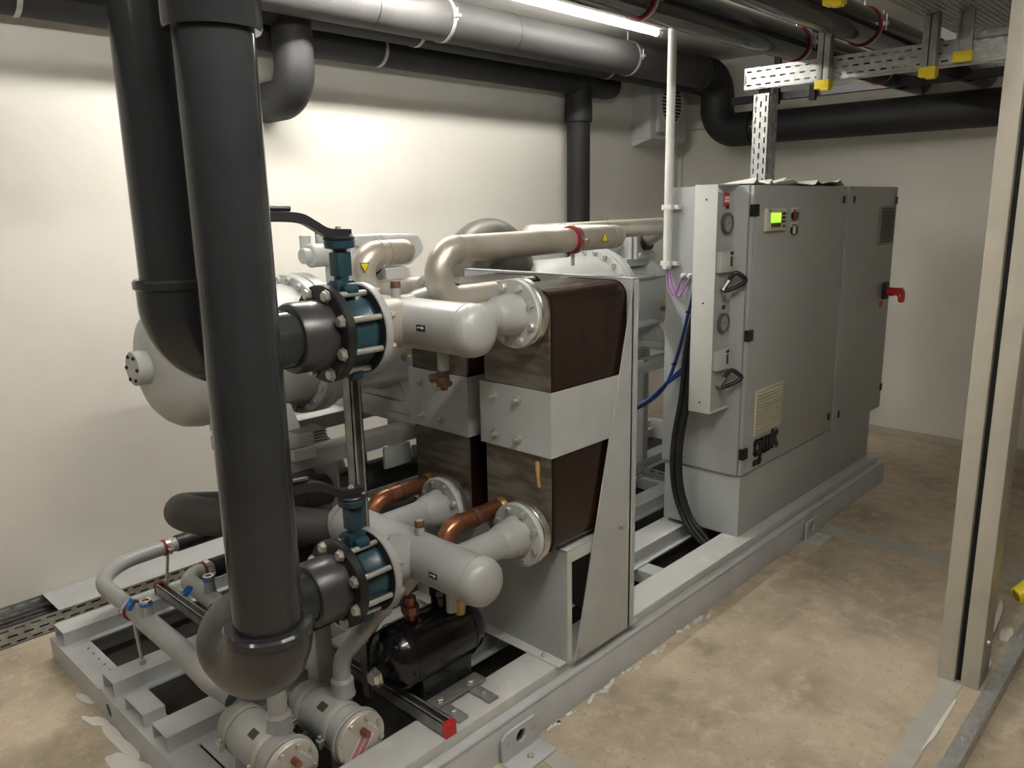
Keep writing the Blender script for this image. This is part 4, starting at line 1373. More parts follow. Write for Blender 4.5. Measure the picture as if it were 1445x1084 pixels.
cx = 3.272
g1 = cable('purple_cable', [(3.252, 2.062, 1.46), (3.255, 2.05, 1.37), (3.262, 2.02, 1.325), (3.272, 2.0, 1.385), (3.285, 1.985, 1.418)], 0.0045, PURP, 'purple cable looping from the conduit to the gland nearer the conduit', 'purple cables')
g2 = cable('purple_cable', [(3.258, 2.056, 1.46), (3.258, 2.025, 1.355), (3.262, 2.0, 1.318), (3.272, 1.97, 1.37), (3.285, 1.95, 1.415)], 0.0045, PURP, 'purple cable looping from the conduit to the gland nearer the gauge housing', 'purple cables')
for yy, lab in ((1.985, 'white cable gland on the cabinet flank nearer the conduit'), (1.95, 'white cable gland on the cabinet flank nearer the gauge housing')):
    bm = new(); lathe(bm, (CX0, yy, 1.418), -X, [(0, 0.013), (0.012, 0.013), (0.014, 0.010), (0.024, 0.009), (0.026, 0.007)], 10); tag(obj('cable_gland', bm, WHITEP), lab, 'cable gland', 'cable glands')
cable('blue_tube', [(3.262, 1.862, 1.56), (3.262, 1.895, 1.50), (3.262, 1.905, 1.43), (3.262, 1.915, 1.37), (3.262, 1.935, 1.28), (3.258, 1.99, 1.05), (3.25, 2.05, 0.885), (3.22, 2.13, 0.79), (3.12, 2.22, 0.73), (2.95, 2.32, 0.66)], 0.008, BLUEW, 'blue tube curving steeply down the cabinet flank', 'blue tubes', ties=(0.48, 0.6, 0.82))
cable('blue_tube', [(3.262, 1.862, 1.08), (3.262, 1.89, 1.055), (3.262, 1.935, 0.985), (3.25, 2.03, 0.905), (3.22, 2.11, 0.82), (3.12, 2.21, 0.745), (2.95, 2.31, 0.675)], 0.008, BLUEW, 'blue tube leaving the gauge housing low and crossing under the steep one', 'blue tubes', ties=(0.6,))
cable('blue_tube', [(3.262, 1.862, 1.13), (3.258, 1.905, 1.10), (3.262, 1.93, 1.02), (3.25, 2.02, 0.925), (3.18, 2.13, 0.80), (3.0, 2.29, 0.70)], 0.006, BLUEW, 'thin blue tube bowed beside the black cable loom', 'blue tubes')
for k, (dx, dy) in enumerate(((-0.026, 0.0), (0.001, 0.002), (-0.024, -0.027), (0.002, -0.025))):
    cable('black_cable', [(3.255 + dx, 1.850 + dy, 1.40), (3.254 + dx, 1.893 + dy, 1.26), (3.252 + dx, 1.925 + dy, 1.10), (3.25 + dx, 1.945 + dy, 0.85), (3.248 + dx, 1.975 + dy, 0.66), (3.246 + dx, 1.983 + dy, 0.515), (3.245 + dx, 1.965 + dy, 0.37), (3.24 + dx, 1.91 + dy, 0.245), (3.235 + dx, 1.84 + dy, 0.18 + dx * 0.4), (3.27 + dx, 1.775 + dy, 0.115), (3.5 + dx, 1.77 + dy, 0.10)], 0.0128, INSB, 'thick black cable of the loom hanging down the cabinet flank', 'black cable loom', ties=(0.12, 0.35, 0.5, 0.66) if k == 3 else ())

# ------------------------------------------------------------------ lagged ceiling pipes
def strap(parent, c, axis, r, w=0.02, lug=True, m=GALV, lugdir=None, rod=True):
    bm = new(); ring(bm, c, axis, r - 0.002, r + 0.004, w, 40); k = obj('pipe_strap', bm, m, parent)
    if lug:
        d = V(lugdir or (0, -1, 0))
        p = V(c) + d * (r + 0.018)
        bm = new(); box(bm, p.x - 0.012, p.x + 0.012, p.y - 0.016, p.y + 0.016, p.z - 0.007, p.z + 0.007, 0.002)
        cyl(bm, p - Z * 0.022, p + Z * 0.04, 0.0035, 8); obj('strap_lug', bm, ZINC, k)
    if rod:
        bm = new(); cyl(bm, V(c) + Z * r, (c[0], c[1], CZ), 0.005, 10); obj('hanger_rod', bm, ZINC, k)
    return k


t = thing('lagged_pipe', 'thick grey lagged pipe below the tube light, turning down and along the back wall', 'pipe', (3.0, 3.3, 2.7), 'lagged ceiling pipes')
rr = 0.108
bm = new(); tube(bm, [(-3.3, 3.3, 2.71), (5.58, 3.3, 2.71)], rr, 0.1, 48); obj('pipe_lagging', bm, INSG, t)
bm = new(); tube(bm, [(5.58, 3.3, 2.71), (5.88, 3.3, 2.71), (5.88, 3.3, 2.305), (5.88, 2.98, 2.305)], 0.127, 0.17, 48, 14); obj('elbow_lagging', bm, INS, t)
bm = new(); tube(bm, [(5.88, 2.98, 2.305), (5.88, -3.3, 2.305)], 0.117, 0.1, 48); obj('pipe_lagging', bm, INS, t)
for xx in (2.72, 3.70):
    bm = new(); ring(bm, (xx - 0.2, 3.3, 2.71), X, rr - 0.002, rr + 0.0012, 0.006, 48); obj('lagging_seam', bm, INSB, t)
for yy in (1.62,):
    bm = new(); ring(bm, (5.88, yy, 2.305), Y, 0.115, 0.1182, 0.006, 48); obj('lagging_seam', bm, INSB, t)
for xx in (1.5, 2.99, 4.66):
    strap(t, (xx, 3.3, 2.71), X, rr)
strap(t, (5.88, 2.93, 2.305), Y, 0.117, lugdir=(-1, 0, 0), rod=False)

t = thing('lagged_pipe', 'dark lagged pipe tucked behind the thick grey one, with a drop elbow into the wall', 'pipe', (3.0, 3.52, 2.7), 'lagged ceiling pipes')
bm = new(); tube(bm, [(1.95, 3.525, 2.70), (6.05, 3.525, 2.70)], 0.088, 0.1, 40); obj('pipe_lagging', bm, INS, t)
bm = new(); tube(bm, [(2.25, 3.525, 2.70), (1.82, 3.525, 2.70), (1.82, 3.10, 2.62)], 0.096, 0.12, 40, 10)
bm.free()
bm = new(); lathe(bm, (2.25, 3.525, 2.70), -X, [(0, 0.088), (0.02, 0.098), (0.30, 0.10), (0.36, 0.08), (0.38, 0)], 40, cap=False); obj('tee_lagging', bm, INS, t)
bm = new(); tube(bm, [(2.215, 3.50, 2.66), (2.215, 3.50, 2.285), (2.215, 3.79, 2.285)], 0.095, 0.14, 40, 14); obj('elbow_lagging', bm, INS, t)
bm = new(); ring(bm, (2.215, 3.50, 2.51), Z, 0.093, 0.0963, 0.003, 40); obj('lagging_seam', bm, INSB, t)
for xx in (3.0, 4.72):
    strap(t, (xx, 3.525, 2.70), X, 0.088, lug=False)

t = thing('lagged_pipe', 'dark lagged pipe hugging the left wall with a black riser dropping from its end', 'pipe', (3.0, 3.68, 2.6), 'lagged ceiling pipes')
bm = new(); tube(bm, [(-3.3, 3.685, 2.605), (4.50, 3.685, 2.605)], 0.09, 0.1, 40); obj('pipe_lagging', bm, INS, t)
bm = new()
lathe(bm, (4.48, 3.685, 2.605), X, [(0, 0.09), (0.02, 0.096), (0.46, 0.096), (0.53, 0.086), (0.57, 0.055), (0.58, 0)], 40, cap=False); obj('tee_lagging', bm, INS, t)
bm = new(); lathe(bm, (4.615, 3.685, 2.60), -Z, [(0, 0.09), (0.12, 0.095), (0.20, 0.098), (0.27, 0.098), (0.275, 0.085)], 40); obj('drop_lagging', bm, INS, t)
bm = new(); cyl(bm, (4.615, 3.685, 0.0), (4.615, 3.685, 2.35), 0.083, 40); obj('riser_pipe', bm, INS, t)
for xx in (1.10, 2.86, 4.52):
    strap(t, (xx, 3.685, 2.605), X, 0.09, lugdir=(0, -0.7, 0.7))
bm = new(); ring(bm, (3.06, 3.685, 2.605), X, 0.088, 0.0912, 0.005, 40); obj('lagging_seam', bm, INSB, t)

# ------------------------------------------------------------------ wall fan unit
t = thing('wall_fan_unit', 'pale wall mounted ventilator with round slatted grille in the room corner', 'ventilator', (5.65, 3.7, 2.2))
bm = new(); box(bm, 5.43, 5.95, 3.62, WY, 2.255, 2.74, 0.006); obj('housing', bm, CABW, t)
bm = new(); box(bm, 5.50, 5.82, 3.585, 3.62, 2.30, 2.72, 0.012); obj('front_cover', bm, CABW, t)
bm = new(); prism(bm, [(5.44, 3.62, 2.255), (5.44, WY, 2.255), (5.44, WY, 2.20)], (0.5, 0, 0)); obj('drip_hood', bm, CABW, t)
bm = new(); cyl(bm, (5.655, 3.584, 2.52), (5.655, 3.578, 2.52), 0.152, 40); gr = obj('grille', bm, DOUT, t)
bm = new(); ring(bm, (5.655, 3.575, 2.52), Y, 0.148, 0.16, 0.02, 40); obj('grille_rim', bm, CABW, gr)
for k in range(11):
    zz = 2.52 - 0.13 + k * 0.026
    hw = math.sqrt(max(0.0004, 0.148 ** 2 - (zz - 2.52) ** 2))
    bm = new(); box(bm, 5.655 - hw, 5.655 + hw, 3.570, 3.579, zz - 0.006, zz + 0.006, 0.001); obj('grille_slat', bm, CABW, gr)
tag(obj('cable_trunking', box(new(), BX - 0.05, BX, 3.45, 3.75, 2.36, 2.43, 0.003), WHITEP), 'short white cable trunking on the back wall below the ceiling corner', 'trunking')

# ------------------------------------------------------------------ perforated cable trays and hangers
t = thing('cable_tray', 'bright perforated cable tray crossing below the glossy pipes', 'cable tray', (3.9, 1.0, 2.3), 'cable trays')
TX = 3.90
bm = new(); perf(bm, (TX, 2.04, 2.31), -Y, Z, 42, 3, 0.05, 0.0317, 0.028, 0.0075, 0.0018); obj('slotted_web', bm, GALV, t, flat=True)
bm = new(); box(bm, TX, TX + 0.06, -0.06, 2.04, 2.305, 2.3085); obj('lower_flange', bm, GALV, t)
bm = new(); box(bm, TX, TX + 0.06, -0.06, 2.04, 2.4051, 2.4085); obj('upper_flange', bm, GALV, t)
bm = new(); box(bm, TX + 0.001, TX + 0.06, 2.0405, 2.043, 2.305, 2.4085); obj('end_plate', bm, GALV, t)
t = thing('cable_tray', 'upright perforated cable tray standing on the wide cabinet', 'cable tray', (3.95, 1.93, 1.83), 'cable trays')
bm = new(); perf(bm, (TX, 1.985, 1.83), Z, -Y, 9, 3, 0.05, 0.0267, 0.028, 0.0075, 0.0018); obj('slotted_web', bm, GALV, t, flat=True)
for yy in (1.905, 1.9835):
    bm = new(); perf(bm, (TX + 0.001, yy, 1.83), Z, X, 9, 3, 0.05, 0.033, 0.028, 0.0075, 0.0015); obj('slotted_flange', bm, GALVD, t, flat=True)
for k in range(6):
    cable('tray_cable', [(3.93 + 0.01 * (k % 2), 1.972 - k * 0.011, 1.83), (3.93 + 0.01 * (k % 2), 1.972 - k * 0.011, 2.15), (3.93, 1.972 - k * 0.011, 2.28), (3.94, 1.965 - k * 0.011, 2.335), (3.94, 1.90 - k * 0.011, 2.34)], 0.0045, INSB, 'thin dark cable inside the upright tray', 'cables in the upright tray', n=5)
t = thing('cable_tray', 'wide perforated cable tray seen from below beside the column', 'cable tray', (3.5, 1.0, 2.5), 'cable trays')
WT = 2.515
bm = new(); perf(bm, (2.6, 1.215, WT), X, -Y, 46, 14, 0.042, 0.0245, 0.020, 0.007, 0.0015); obj('slotted_base', bm, GALVD, t, flat=True)
bm = new(); box(bm, 2.62, 4.51, 0.885, 1.20, WT + 0.008, WT + 0.03, 0.004); obj('cable_layer', bm, INSB, t)
for yy in (1.215, 0.8705):
    bm = new(); perf(bm, (2.6, yy, WT), X, Z, 46, 2, 0.042, 0.03, 0.02, 0.007, 0.0015); obj('slotted_side', bm, GALVD, t, flat=True)


def hanger(x, y, z0, z1, label, double=True, cap='cap'):
    t = thing('strut_hanger', label, 'strut', (x, y, z0), 'strut hangers with yellow caps')
    w = 0.028
    ys = (-0.016, 0.016) if double else (0.0,)
    if double:
        for dy in ys:
            bm = new(); box(bm, x, x + 0.045, y + dy - 0.0135, y + dy + 0.0135, z0, z1, 0.002); obj('strut_channel', bm, GALVD, t)
        bm = new(); box(bm, x + 0.01, x + 0.035, y - 0.003, y + 0.003, z0, z1); obj('strut_slot', bm, DOUT, t)
        bm = new(); box(bm, x - 0.004, x + 0.05, y - 0.034, y + 0.034, z0 - 0.006, z0 + 0.034, 0.003); box(bm, x - 0.004, x + 0.03, y - 0.034, y + 0.004, z0 - 0.016, z0, 0.003); obj('end_cap', bm, YEL, t)
    else:
        bm = new(); box(bm, x + 0.012, x + 0.016, y - 0.031, y + 0.031, z0, z1); box(bm, x, x + 0.016, y - 0.031, y - 0.020, z0, z1, 0.001); box(bm, x, x + 0.016, y + 0.020, y + 0.031, z0, z1, 0.001); obj('strut_channel', bm, GALVD, t)
        bm = new(); box(bm, x - 0.006, x + 0.022, y - 0.037, y + 0.037, z0 - 0.012, z0 + 0.032, 0.003); obj('end_cap', bm, YEL, t)
        bm = new(); cyl(bm, (x + 0.0119, y, z0 + 0.10), (x + 0.0095, y, z0 + 0.10), 0.013, 16); box(bm, x + 0.0095, x + 0.0119, y - 0.006, y + 0.006, z0 + 0.075, z0 + 0.09); obj('key_hole_plate', bm, GALVD, t)
    return t


hanger(3.845, 1.62, 2.27, CZ, 'double strut hanger with yellow cap between the two glossy pipes')
hanger(3.845, 1.165, 2.27, WT - 0.002, 'double strut hanger with yellow cap under the wide tray')
hanger(3.86, 1.035, 2.32, WT - 0.002, 'single strut hanger with round hole and yellow cap under the wide tray', False)
hanger(3.0, 1.245, 2.44, CZ, 'strut hanger with yellow cap in front of the glossy pipe', True)
t = thing('tray_bracket', 'galvanised cantilever arm reaching from the single hanger to the column', 'bracket', (3.9, 0.8, 2.4))
bm = new(); box(bm, 3.862, 3.90, 0.40, 0.997, 2.395, 2.425, 0.003); obj('arm', bm, GALVD, t)
bolt(t, (3.862, 0.96, 2.41), -X, 0.008)
# ceiling rails far behind
for xx, yy, lab in ((5.5, 2.62, 'thin dark ceiling strut next to the red junction box'), (5.5, 2.36, 'thin dark ceiling strut above the black wall pipe')):
    bm = new(); box(bm, xx, xx + 0.04, yy, yy + 0.04, 2.42, CZ, 0.002); tag(obj('ceiling_strut', bm, INSB), lab, 'strut')
bm = new(); box(bm, 5.70, 5.76, 2.80, 2.90, 2.46, 2.53, 0.003); tag(obj('junction_box', bm, RED), 'small red junction box above the black wall pipe', 'box')
bm = new(); box(bm, 5.55, 5.60, -3.3, 3.0, 2.45, 2.46); box(bm, 5.55, 5.555, -3.3, 3.0, 2.46, 2.50); tag(obj('ceiling_rail', bm, PVC2), 'long metal rail just above the black wall pipe', 'rail')

# ------------------------------------------------------------------ steel column and floor rail on the right
t = thing('steel_column', 'tall grey column of two steel box profiles with a narrow gap', 'column', (3.07, 0.61, 0))
for y0, y1 in ((0.622, 0.682), (0.542, 0.603)):
    bm = new(); box(bm, 3.0, 3.14, y0, y1, 0.0, CZ, 0.007); obj('box_profile', bm, COLM, t)
bm = new(); box(bm, 3.03, 3.11, 0.603, 0.622, 0.0, CZ); obj('spacer', bm, DOUT, t)
bolt(t, (3.06, 0.542, 0.17), -Y, 0.010)
t = thing('floor_rail', 'galvanised angle rail bolted to the floor beside the column', 'rail', (3.2, 0.50, 0))
bm = new(); box(bm, 1.6, 5.2, 0.478, 0.530, 0.0, 0.012, 0.002); obj('rail_base', bm, GALV, t)
bm = new(); box(bm, 1.6, 5.2, 0.470, 0.478, 0.0, 0.055, 0.002); obj('rail_flange', bm, GALV, t)
for xx in (2.66, 3.5):
    bolt(t, (xx, 0.503, 0.012), Z, 0.012)
floor_patch('floor_strip', [(1.6, 0.575), (1.6, 0.645), (3.0, 0.665), (3.0, 0.595)], STRIPM, 'pale floor strip running up to the column base', 'floor strip', 'floor strips')
lime([blob(3.24, 0.585, 0.12, 0.028, 0.05, seed=31), blob(3.5, 0.56, 0.07, 0.02, 0.1, seed=33), blob(3.62, 0.62, 0.16, 0.012, 0.1, seed=36), blob(2.72, 0.588, 0.2, 0.006, 0.0, seed=37)], 'white lime scale at the column base beside the floor rail')
t = thing('yellow_nozzle', 'bright yellow ribbed plastic nozzle poking in beside the floor rail', 'nozzle', (3.36, 0.50, 0.25))
bm = new()
lathe(bm, (3.27, 0.508, 0.285), V((0.55, -0.55, 0.25)), [(0.0, 0.022), (0.0, 0.030), (0.01, 0.032), (0.06, 0.046), (0.16, 0.07), (0.20, 0.072), (0.22, 0.05)], 20)
obj('nozzle_body', bm, YEL, t)
bm = new(); lathe(bm, (3.2695, 0.5085, 0.2848), V((0.55, -0.55, 0.25)), [(-0.0008, 0.0215), (0.0, 0.0215)], 20); obj('mouth', bm, mat('dark_yellow', (0.25, 0.19, 0.01), 0.5), t)
bm = new(); tube(bm, [(3.36, 0.42, 0.33), (3.55, 0.23, 0.42), (3.55, 0.10, 0.0)], 0.05, 0.1, 20); obj('hose', bm, INSB, t)

# ------------------------------------------------------------------ cable tray on the floor along the left wall
t = thing('floor_cable_tray', 'dark slotted cable tray on the floor along the left wall', 'cable tray', (2.0, 3.68, 0))
bm = new(); perf(bm, (-0.6, 3.578, 0.0), X, Z, 90, 3, 0.06, 0.0293, 0.038, 0.008, 0.0018); obj('slotted_side', bm, GALVD, t, flat=True)
bm = new(); perf(bm, (-0.6, 3.792, 0.0), X, Z, 90, 3, 0.06, 0.0293, 0.038, 0.008, 0.0018); obj('slotted_side', bm, GALVD, t, flat=True)
bm = new(); box(bm, -0.6, 4.8, 3.578, 3.792, 0.002, 0.005); obj('tray_base', bm, INSB, t)
bm = new(); box(bm, 0.90, 2.6, 3.57, 3.797, 0.089, 0.092, 0.0008); cvr = obj('tray_cover', bm, SKID, t)
for k in range(4):
    cable('tray_cable', [(-0.5, 3.62 + k * 0.045, 0.03), (0.4, 3.63 + k * 0.04, 0.034), (1.2, 3.62 + k * 0.045, 0.03), (2.4, 3.62 + k * 0.045, 0.03)], 0.015, INSB, 'black cable lying in the floor tray', 'cables in the floor tray', n=4)
t = thing('cable_tray', 'short perforated cable tray between the compressor posts', 'cable tray', (3.8, 2.55, 0.16), 'cable trays')
bm = new(); perf(bm, (3.2, 2.535, 0.157), X, Z, 10, 2, 0.06, 0.03, 0.038, 0.008, 0.0015); obj('slotted_side', bm, GALV, t, flat=True)
bm = new(); perf(bm, (3.80, 2.535, 0.157), -Y, Z, 3, 2, 0.06, 0.03, 0.038, 0.008, 0.0015); obj('slotted_side', bm, GALV, t, flat=True)

# ------------------------------------------------------------------ small water pipes with blue capped fillers
def clampset(parent, c, axis, r, foot, tall=True):
    bm = new(); ring(bm, V(c) - V(axis) * 0.012, axis, r - 0.001, r + 0.005, 0.012); obj('clamp_liner', bm, REDD, parent)
    bm = new(); ring(bm, c, axis, r - 0.001, r + 0.006, 0.018); k = obj('pipe_clamp', bm, CHROME, parent)
    bm = new(); cyl(bm, (foot[0], foot[1], foot[2]), (c[0], c[1], c[2] - r), 0.0065, 10)
    cyl(bm, (foot[0], foot[1], foot[2]), (foot[0], foot[1], foot[2] + 0.018), 0.012, 6)
    obj('clamp_rod', bm, ZINC, k)
    a = V(axis).normalized()
    s = a.cross(Z).normalized()
    for q in (-1, 1):
        p = V(c) + s * q * (r + 0.014)
        bm = new(); cyl(bm, p - Z * 0.018, p + Z * 0.018, 0.005, 8); box(bm, p.x - 0.01, p.x + 0.01, p.y - 0.01, p.y + 0.01, p.z - 0.006, p.z + 0.006, 0.001); obj('clamp_bolt', bm, ZINC, k)


def filler(parent, p, r=0.02, h=0.045):
    bm = new(); lathe(bm, p, Z, [(0, r * 1.15), (h * 0.6, r), (h, r)], 20); f = obj('filler_neck', bm, GREYS, parent)
    bm = new(); lathe(bm, V(p) + Z * h, Z, [(0, r * 1.12), (0.008, r * 1.12), (0.008, r * 0.9)], 20); obj('blue_ring', bm, BLUEC, f)
    bm = new(); lathe(bm, V(p) + Z * (h + 0.006), Z, [(0, r * 1.0), (0.012, r * 1.05), (0.012, r * 0.6), (0.004, r * 0.55), (0.004, 0)], 8, cap=False); obj('filler_nut', bm, CHROME, f)
    return f


def bluecap(parent, c, ax, r=0.021):
    bm = new(); lathe(bm, c, ax, [(0.004, 0), (0.004, r * 0.85), (0, r), (0.016, r * 1.02), (0.016, r * 0.8), (0.007, r * 0.78), (0.007, 0)], 22, cap=False); obj('blue_cap', bm, BLUEC, parent)


t = thing('water_hose_pipe', 'slender grey pipe with blue filler cap bending round to the left filter shell', 'pipe', (0.95, 2.8, 0.35), 'small water pipes')
zz = 0.36
bm = new(); tube(bm, [(1.40, 3.23, zz + 0.01), (0.935, 3.23, zz), (0.935, 2.64, zz)], 0.030, 0.20, 28, 12); obj('bent_pipe', bm, GREYS, t)
bm = new(); tube(bm, [(0.935, 2.70, zz), (0.935, 2.42, zz - 0.005), (0.96, 2.26, zz - 0.07), (0.99, 2.18, zz - 0.10)], 0.036, 0.08, 28, 8); obj('reducer_pipe', bm, GREYS, t)
bm = new(); tube(bm, [(1.29, 3.23, zz + 0.008), (1.60, 3.23, zz + 0.012), (1.75, 3.0, zz + 0.012)], 0.036, 0.08, 24); obj('lagging', bm, INSB, t)
clampset(t, (1.25, 3.23, zz + 0.006), X, 0.030, (1.23, 3.23, 0.205))
clampset(t, (0.935, 2.80, zz), Y, 0.031, (0.935, 2.765, 0.155))
f = filler(t, (0.935, 2.66, zz + 0.022)); bluecap(t, (0.905, 2.70, zz + 0.062), V((-0.4, 0.5, 0.25)))

t = thing('water_hose_pipe', 'slender grey pipe with open blue filler cap tucked behind the big elbow', 'pipe', (1.2, 2.8, 0.35), 'small water pipes')
bm = new(); tube(bm, [(1.30, 2.90, zz), (1.17, 2.90, zz), (1.17, 2.30, zz - 0.02), (1.17, 2.10, 0.28)], 0.034, 0.07, 28, 10); obj('bent_pipe', bm, GREYS, t)
bm = new(); tube(bm, [(1.285, 2.90, zz), (1.60, 2.90, zz), (1.75, 2.75, zz)], 0.040, 0.06, 24); obj('lagging', bm, INSB, t)
clampset(t, (1.265, 2.90, zz), X, 0.034, (1.265, 2.90, 0.205))
f = filler(t, (1.17, 2.675, zz + 0.022)); bluecap(t, (1.105, 2.70, zz + 0.035), V((-0.5, 0.2, 0.5)))

# ------------------------------------------------------------------ strut channels across the skid
def strut_y(x, y0, y1, z0, label, redend, w=0.041, h=0.045):
    t = thing('strut_channel', label, 'strut', (x, (y0 + y1) / 2, z0), 'strut channels on the skid')
    th = 0.003
    bm = new()
    box(bm, x - w / 2, x + w / 2, y0, y1, z0, z0 + th)
    for s in (-1, 1):
        box(bm, x + s * w / 2 - (th if s > 0 else 0), x + s * w / 2 + (0 if s > 0 else th), y0, y1, z0, z0 + h)
        box(bm, x + s * w / 2 - (0.010 if s > 0 else 0), x + s * w / 2 + (0 if s > 0 else 0.010), y0, y1, z0 + h - th, z0 + h)
    obj('channel', bm, GALVD, t, flat=True)
    for yy in redend:
        bm = new(); box(bm, x - w / 2 - 0.001, x + w / 2 + 0.001, yy - 0.010, yy + 0.010, z0 - 0.001, z0 + h + 0.001, 0.002); obj('end_cap', bm, RED if yy == y0 else REDD, t)
    return t


strut_y(1.39, 1.612, 2.35, 0.181, 'galvanised strut channel with bright red end cap beside the black receiver', (1.612,))
strut_y(1.215, 2.30, 3.27, 0.157, 'galvanised strut channel under the pipe clamps with dark red end', (3.27,))
for (x, y) in ((1.22, 3.21), (1.265, 2.90)):
    pass

# ------------------------------------------------------------------ filter shells with bolted end plates
def shell(xc, yf, yb, z, r, label, nozzle, labelpink):
    t = thing('filter_shell', label, 'vessel', (xc, (yf + yb) / 2, z), 'filter shells')
    bm = new(); cyl(bm, (xc, yf + 0.01, z), (xc, yb, z), r, 40); obj('shell', bm, GREYS, t)
    bm = new(); lathe(bm, (xc, yb, z), Y, [(0, r), (0.03, r * 0.95), (0.06, r * 0.7), (0.075, 0.035)], 40); obj('rear_head', bm, GREYS, t)
    bm = new(); lathe(bm, (xc, yf, z), Y, [(0, r * 1.18), (0.003, r * 1.22), (0.014, r * 1.22), (0.02, r * 1.05)], 44); obj('shell_flange', bm, GREYS, t)
    bm = new(); lathe(bm, (xc, yf - 0.003, z), -Y, [(-0.003, r * 1.1), (0, r * 1.16), (0.014, r * 1.16), (0.017, r * 1.13)], 44); cov = obj('end_plate', bm, mat('pale_steel_plate', (0.55, 0.52, 0.46), 0.4, metal=0.3), t)
    bolt_circle(cov, (xc, yf - 0.020, z), Y, r * 0.98, 8, 0.0085, ph=0.3, out=-Y)
    bm = new(); cyl(bm, (xc + 0.004, yf - 0.02, z + r * 0.42), (xc + 0.004, yf - 0.048, z + r * 0.42), 0.011, 10); obj('test_port', bm, COPPER, cov)
    for k in range(5):
        c = V((xc + 0.022 + k * 0.0085, yf - 0.0206, z + 0.052 - k * 0.0105))
        bm = new(); box(bm, c.x - 0.003, c.x + 0.003, c.y - 0.0005, c.y, c.z - 0.0035, c.z + 0.0035); obj('stamped_mark', bm, WHITEL, cov)
    if labelpink:
        u, v = V((0.62, 0, 0.78)), V((-0.78, 0, 0.62))
        c = V((xc - 0.008, yf - 0.0212, z - 0.022))
        bm = new(); prism(bm, [c - u * 0.050 - v * 0.023, c + u * 0.050 - v * 0.023, c + u * 0.050 + v * 0.023, c - u * 0.050 + v * 0.023], (0, -0.0006, 0)); pl = obj('paper_label', bm, WHITEL, cov)
        for q in (-0.011, 0.010):
            c2 = c + v * q + V((0, -0.0008, 0))
            bm = new(); prism(bm, [c2 - u * 0.042 - v * 0.008, c2 + u * 0.042 - v * 0.008, c2 + u * 0.042 + v * 0.008, c2 - u * 0.042 + v * 0.008], (0, -0.0004, 0)); obj('pink_print', bm, PINK, pl)
    for yy in (yf + 0.075, yb - 0.02):
        bm = new(); ring(bm, (xc, yy, z), Y, r - 0.001, r + 0.003, 0.02, 40); st = obj('retaining_strap', bm, mat('pale_strap', (0.42, 0.42, 0.36), 0.5), t)
        bm = new(); box(bm, xc - r - 0.022, xc - r + 0.004, yy - 0.01, yy + 0.01, z - 0.02, z + 0.0, 0.002); cyl(bm, (xc - r - 0.012, yy, z - 0.03), (xc - r - 0.012, yy, z + 0.012), 0.006, 8); obj('strap_bolt', bm, ZINC, st)
    bm = new()
    a0 = 1.9
    pts = []
    for k in range(5):
        ang = a0 + 0.09 * k
        pts.append([bm.verts.new((xc + math.cos(ang) * (r + 0.0012), yy, z + math.sin(ang) * (r + 0.0012))) for yy in (yf + 0.11, yf + 0.145)])
    for p_, q_ in zip(pts, pts[1:]):
        bm.faces.new((p_[0], p_[1], q_[1], q_[0]))
    bmesh.ops.recalc_face_normals(bm, faces=bm.faces)
    obj('type_plate', bm, mat('brown_type_plate', (0.05, 0.038, 0.028), 0.5), t)
    for P, r2, R2 in nozzle:
        bm = new(); tube(bm, P, r2, R2, 28, 10); obj('nozzle_pipe', bm, GREYS, t)
        d = (V(P[1]) - V(P[0])).normalized()
        bm = new(); lathe(bm, V(P[0]) + d * (r - 0.005), d, [(0, r2 * 1.45), (0.02, r2 * 1.3), (0.05, r2 * 1.3), (0.06, r2 * 1.02)], 28); obj('nozzle_reducer', bm, GREYS, t)
    for yy in (yf + 0.04, yb - 0.05):
        bm = new(); box(bm, xc - 0.06, xc + 0.06, yy, yy + 0.02, 0.106, z - r * 0.75, 0.002); obj('saddle', bm, SKID, t)
    return t


s2 = shell(1.172, 1.775, 2.02, 0.212, 0.072, 'grey filter shell with pink lettered label on its bolted end plate',
           [([(1.215, 1.905, 0.212), (1.215, 1.905, 0.40), (1.37, 1.86, 0.545), (1.46, 1.86, 0.60)], 0.027, [0.075, 0.2])], True)
shell(0.965, 1.815, 2.08, 0.212, 0.072, 'grey filter shell with plain bolted end plate under the big elbow',
      [([(0.99, 1.90, 0.212), (0.99, 1.90, 0.42), (1.10, 1.95, 0.52)], 0.028, 0.06)], False)
# collars and shut-off block on the bent outlet of the labelled shell
for f_ in ((1.275, 1.888, 0.456), (1.31, 1.878, 0.489), (1.355, 1.865, 0.53), (1.385, 1.86, 0.553)):
    bm = new(); ring(bm, f_, V((0.155, -0.045, 0.145)), 0.025, 0.0305, 0.02, 28); obj('pipe_collar', bm, GREYS, s2)
bm = new()
d = V((0.09, 0, 0.055)).normalized()
a, u, v = frame(d)
o = V((1.415, 1.86, 0.572))
prism(bm, [o + u * 0.028 + v * 0.026, o - u * 0.028 + v * 0.026, o - u * 0.028 - v * 0.026, o + u * 0.028 - v * 0.026], d * 0.07, 0.003)
obj('shut_off_block', bm, GREYS, s2)
bm = new(); cyl(bm, (1.445, 1.845, 0.61), (1.445, 1.845, 0.65), 0.006, 10); obj('bleed_screw', bm, BRASS, s2)

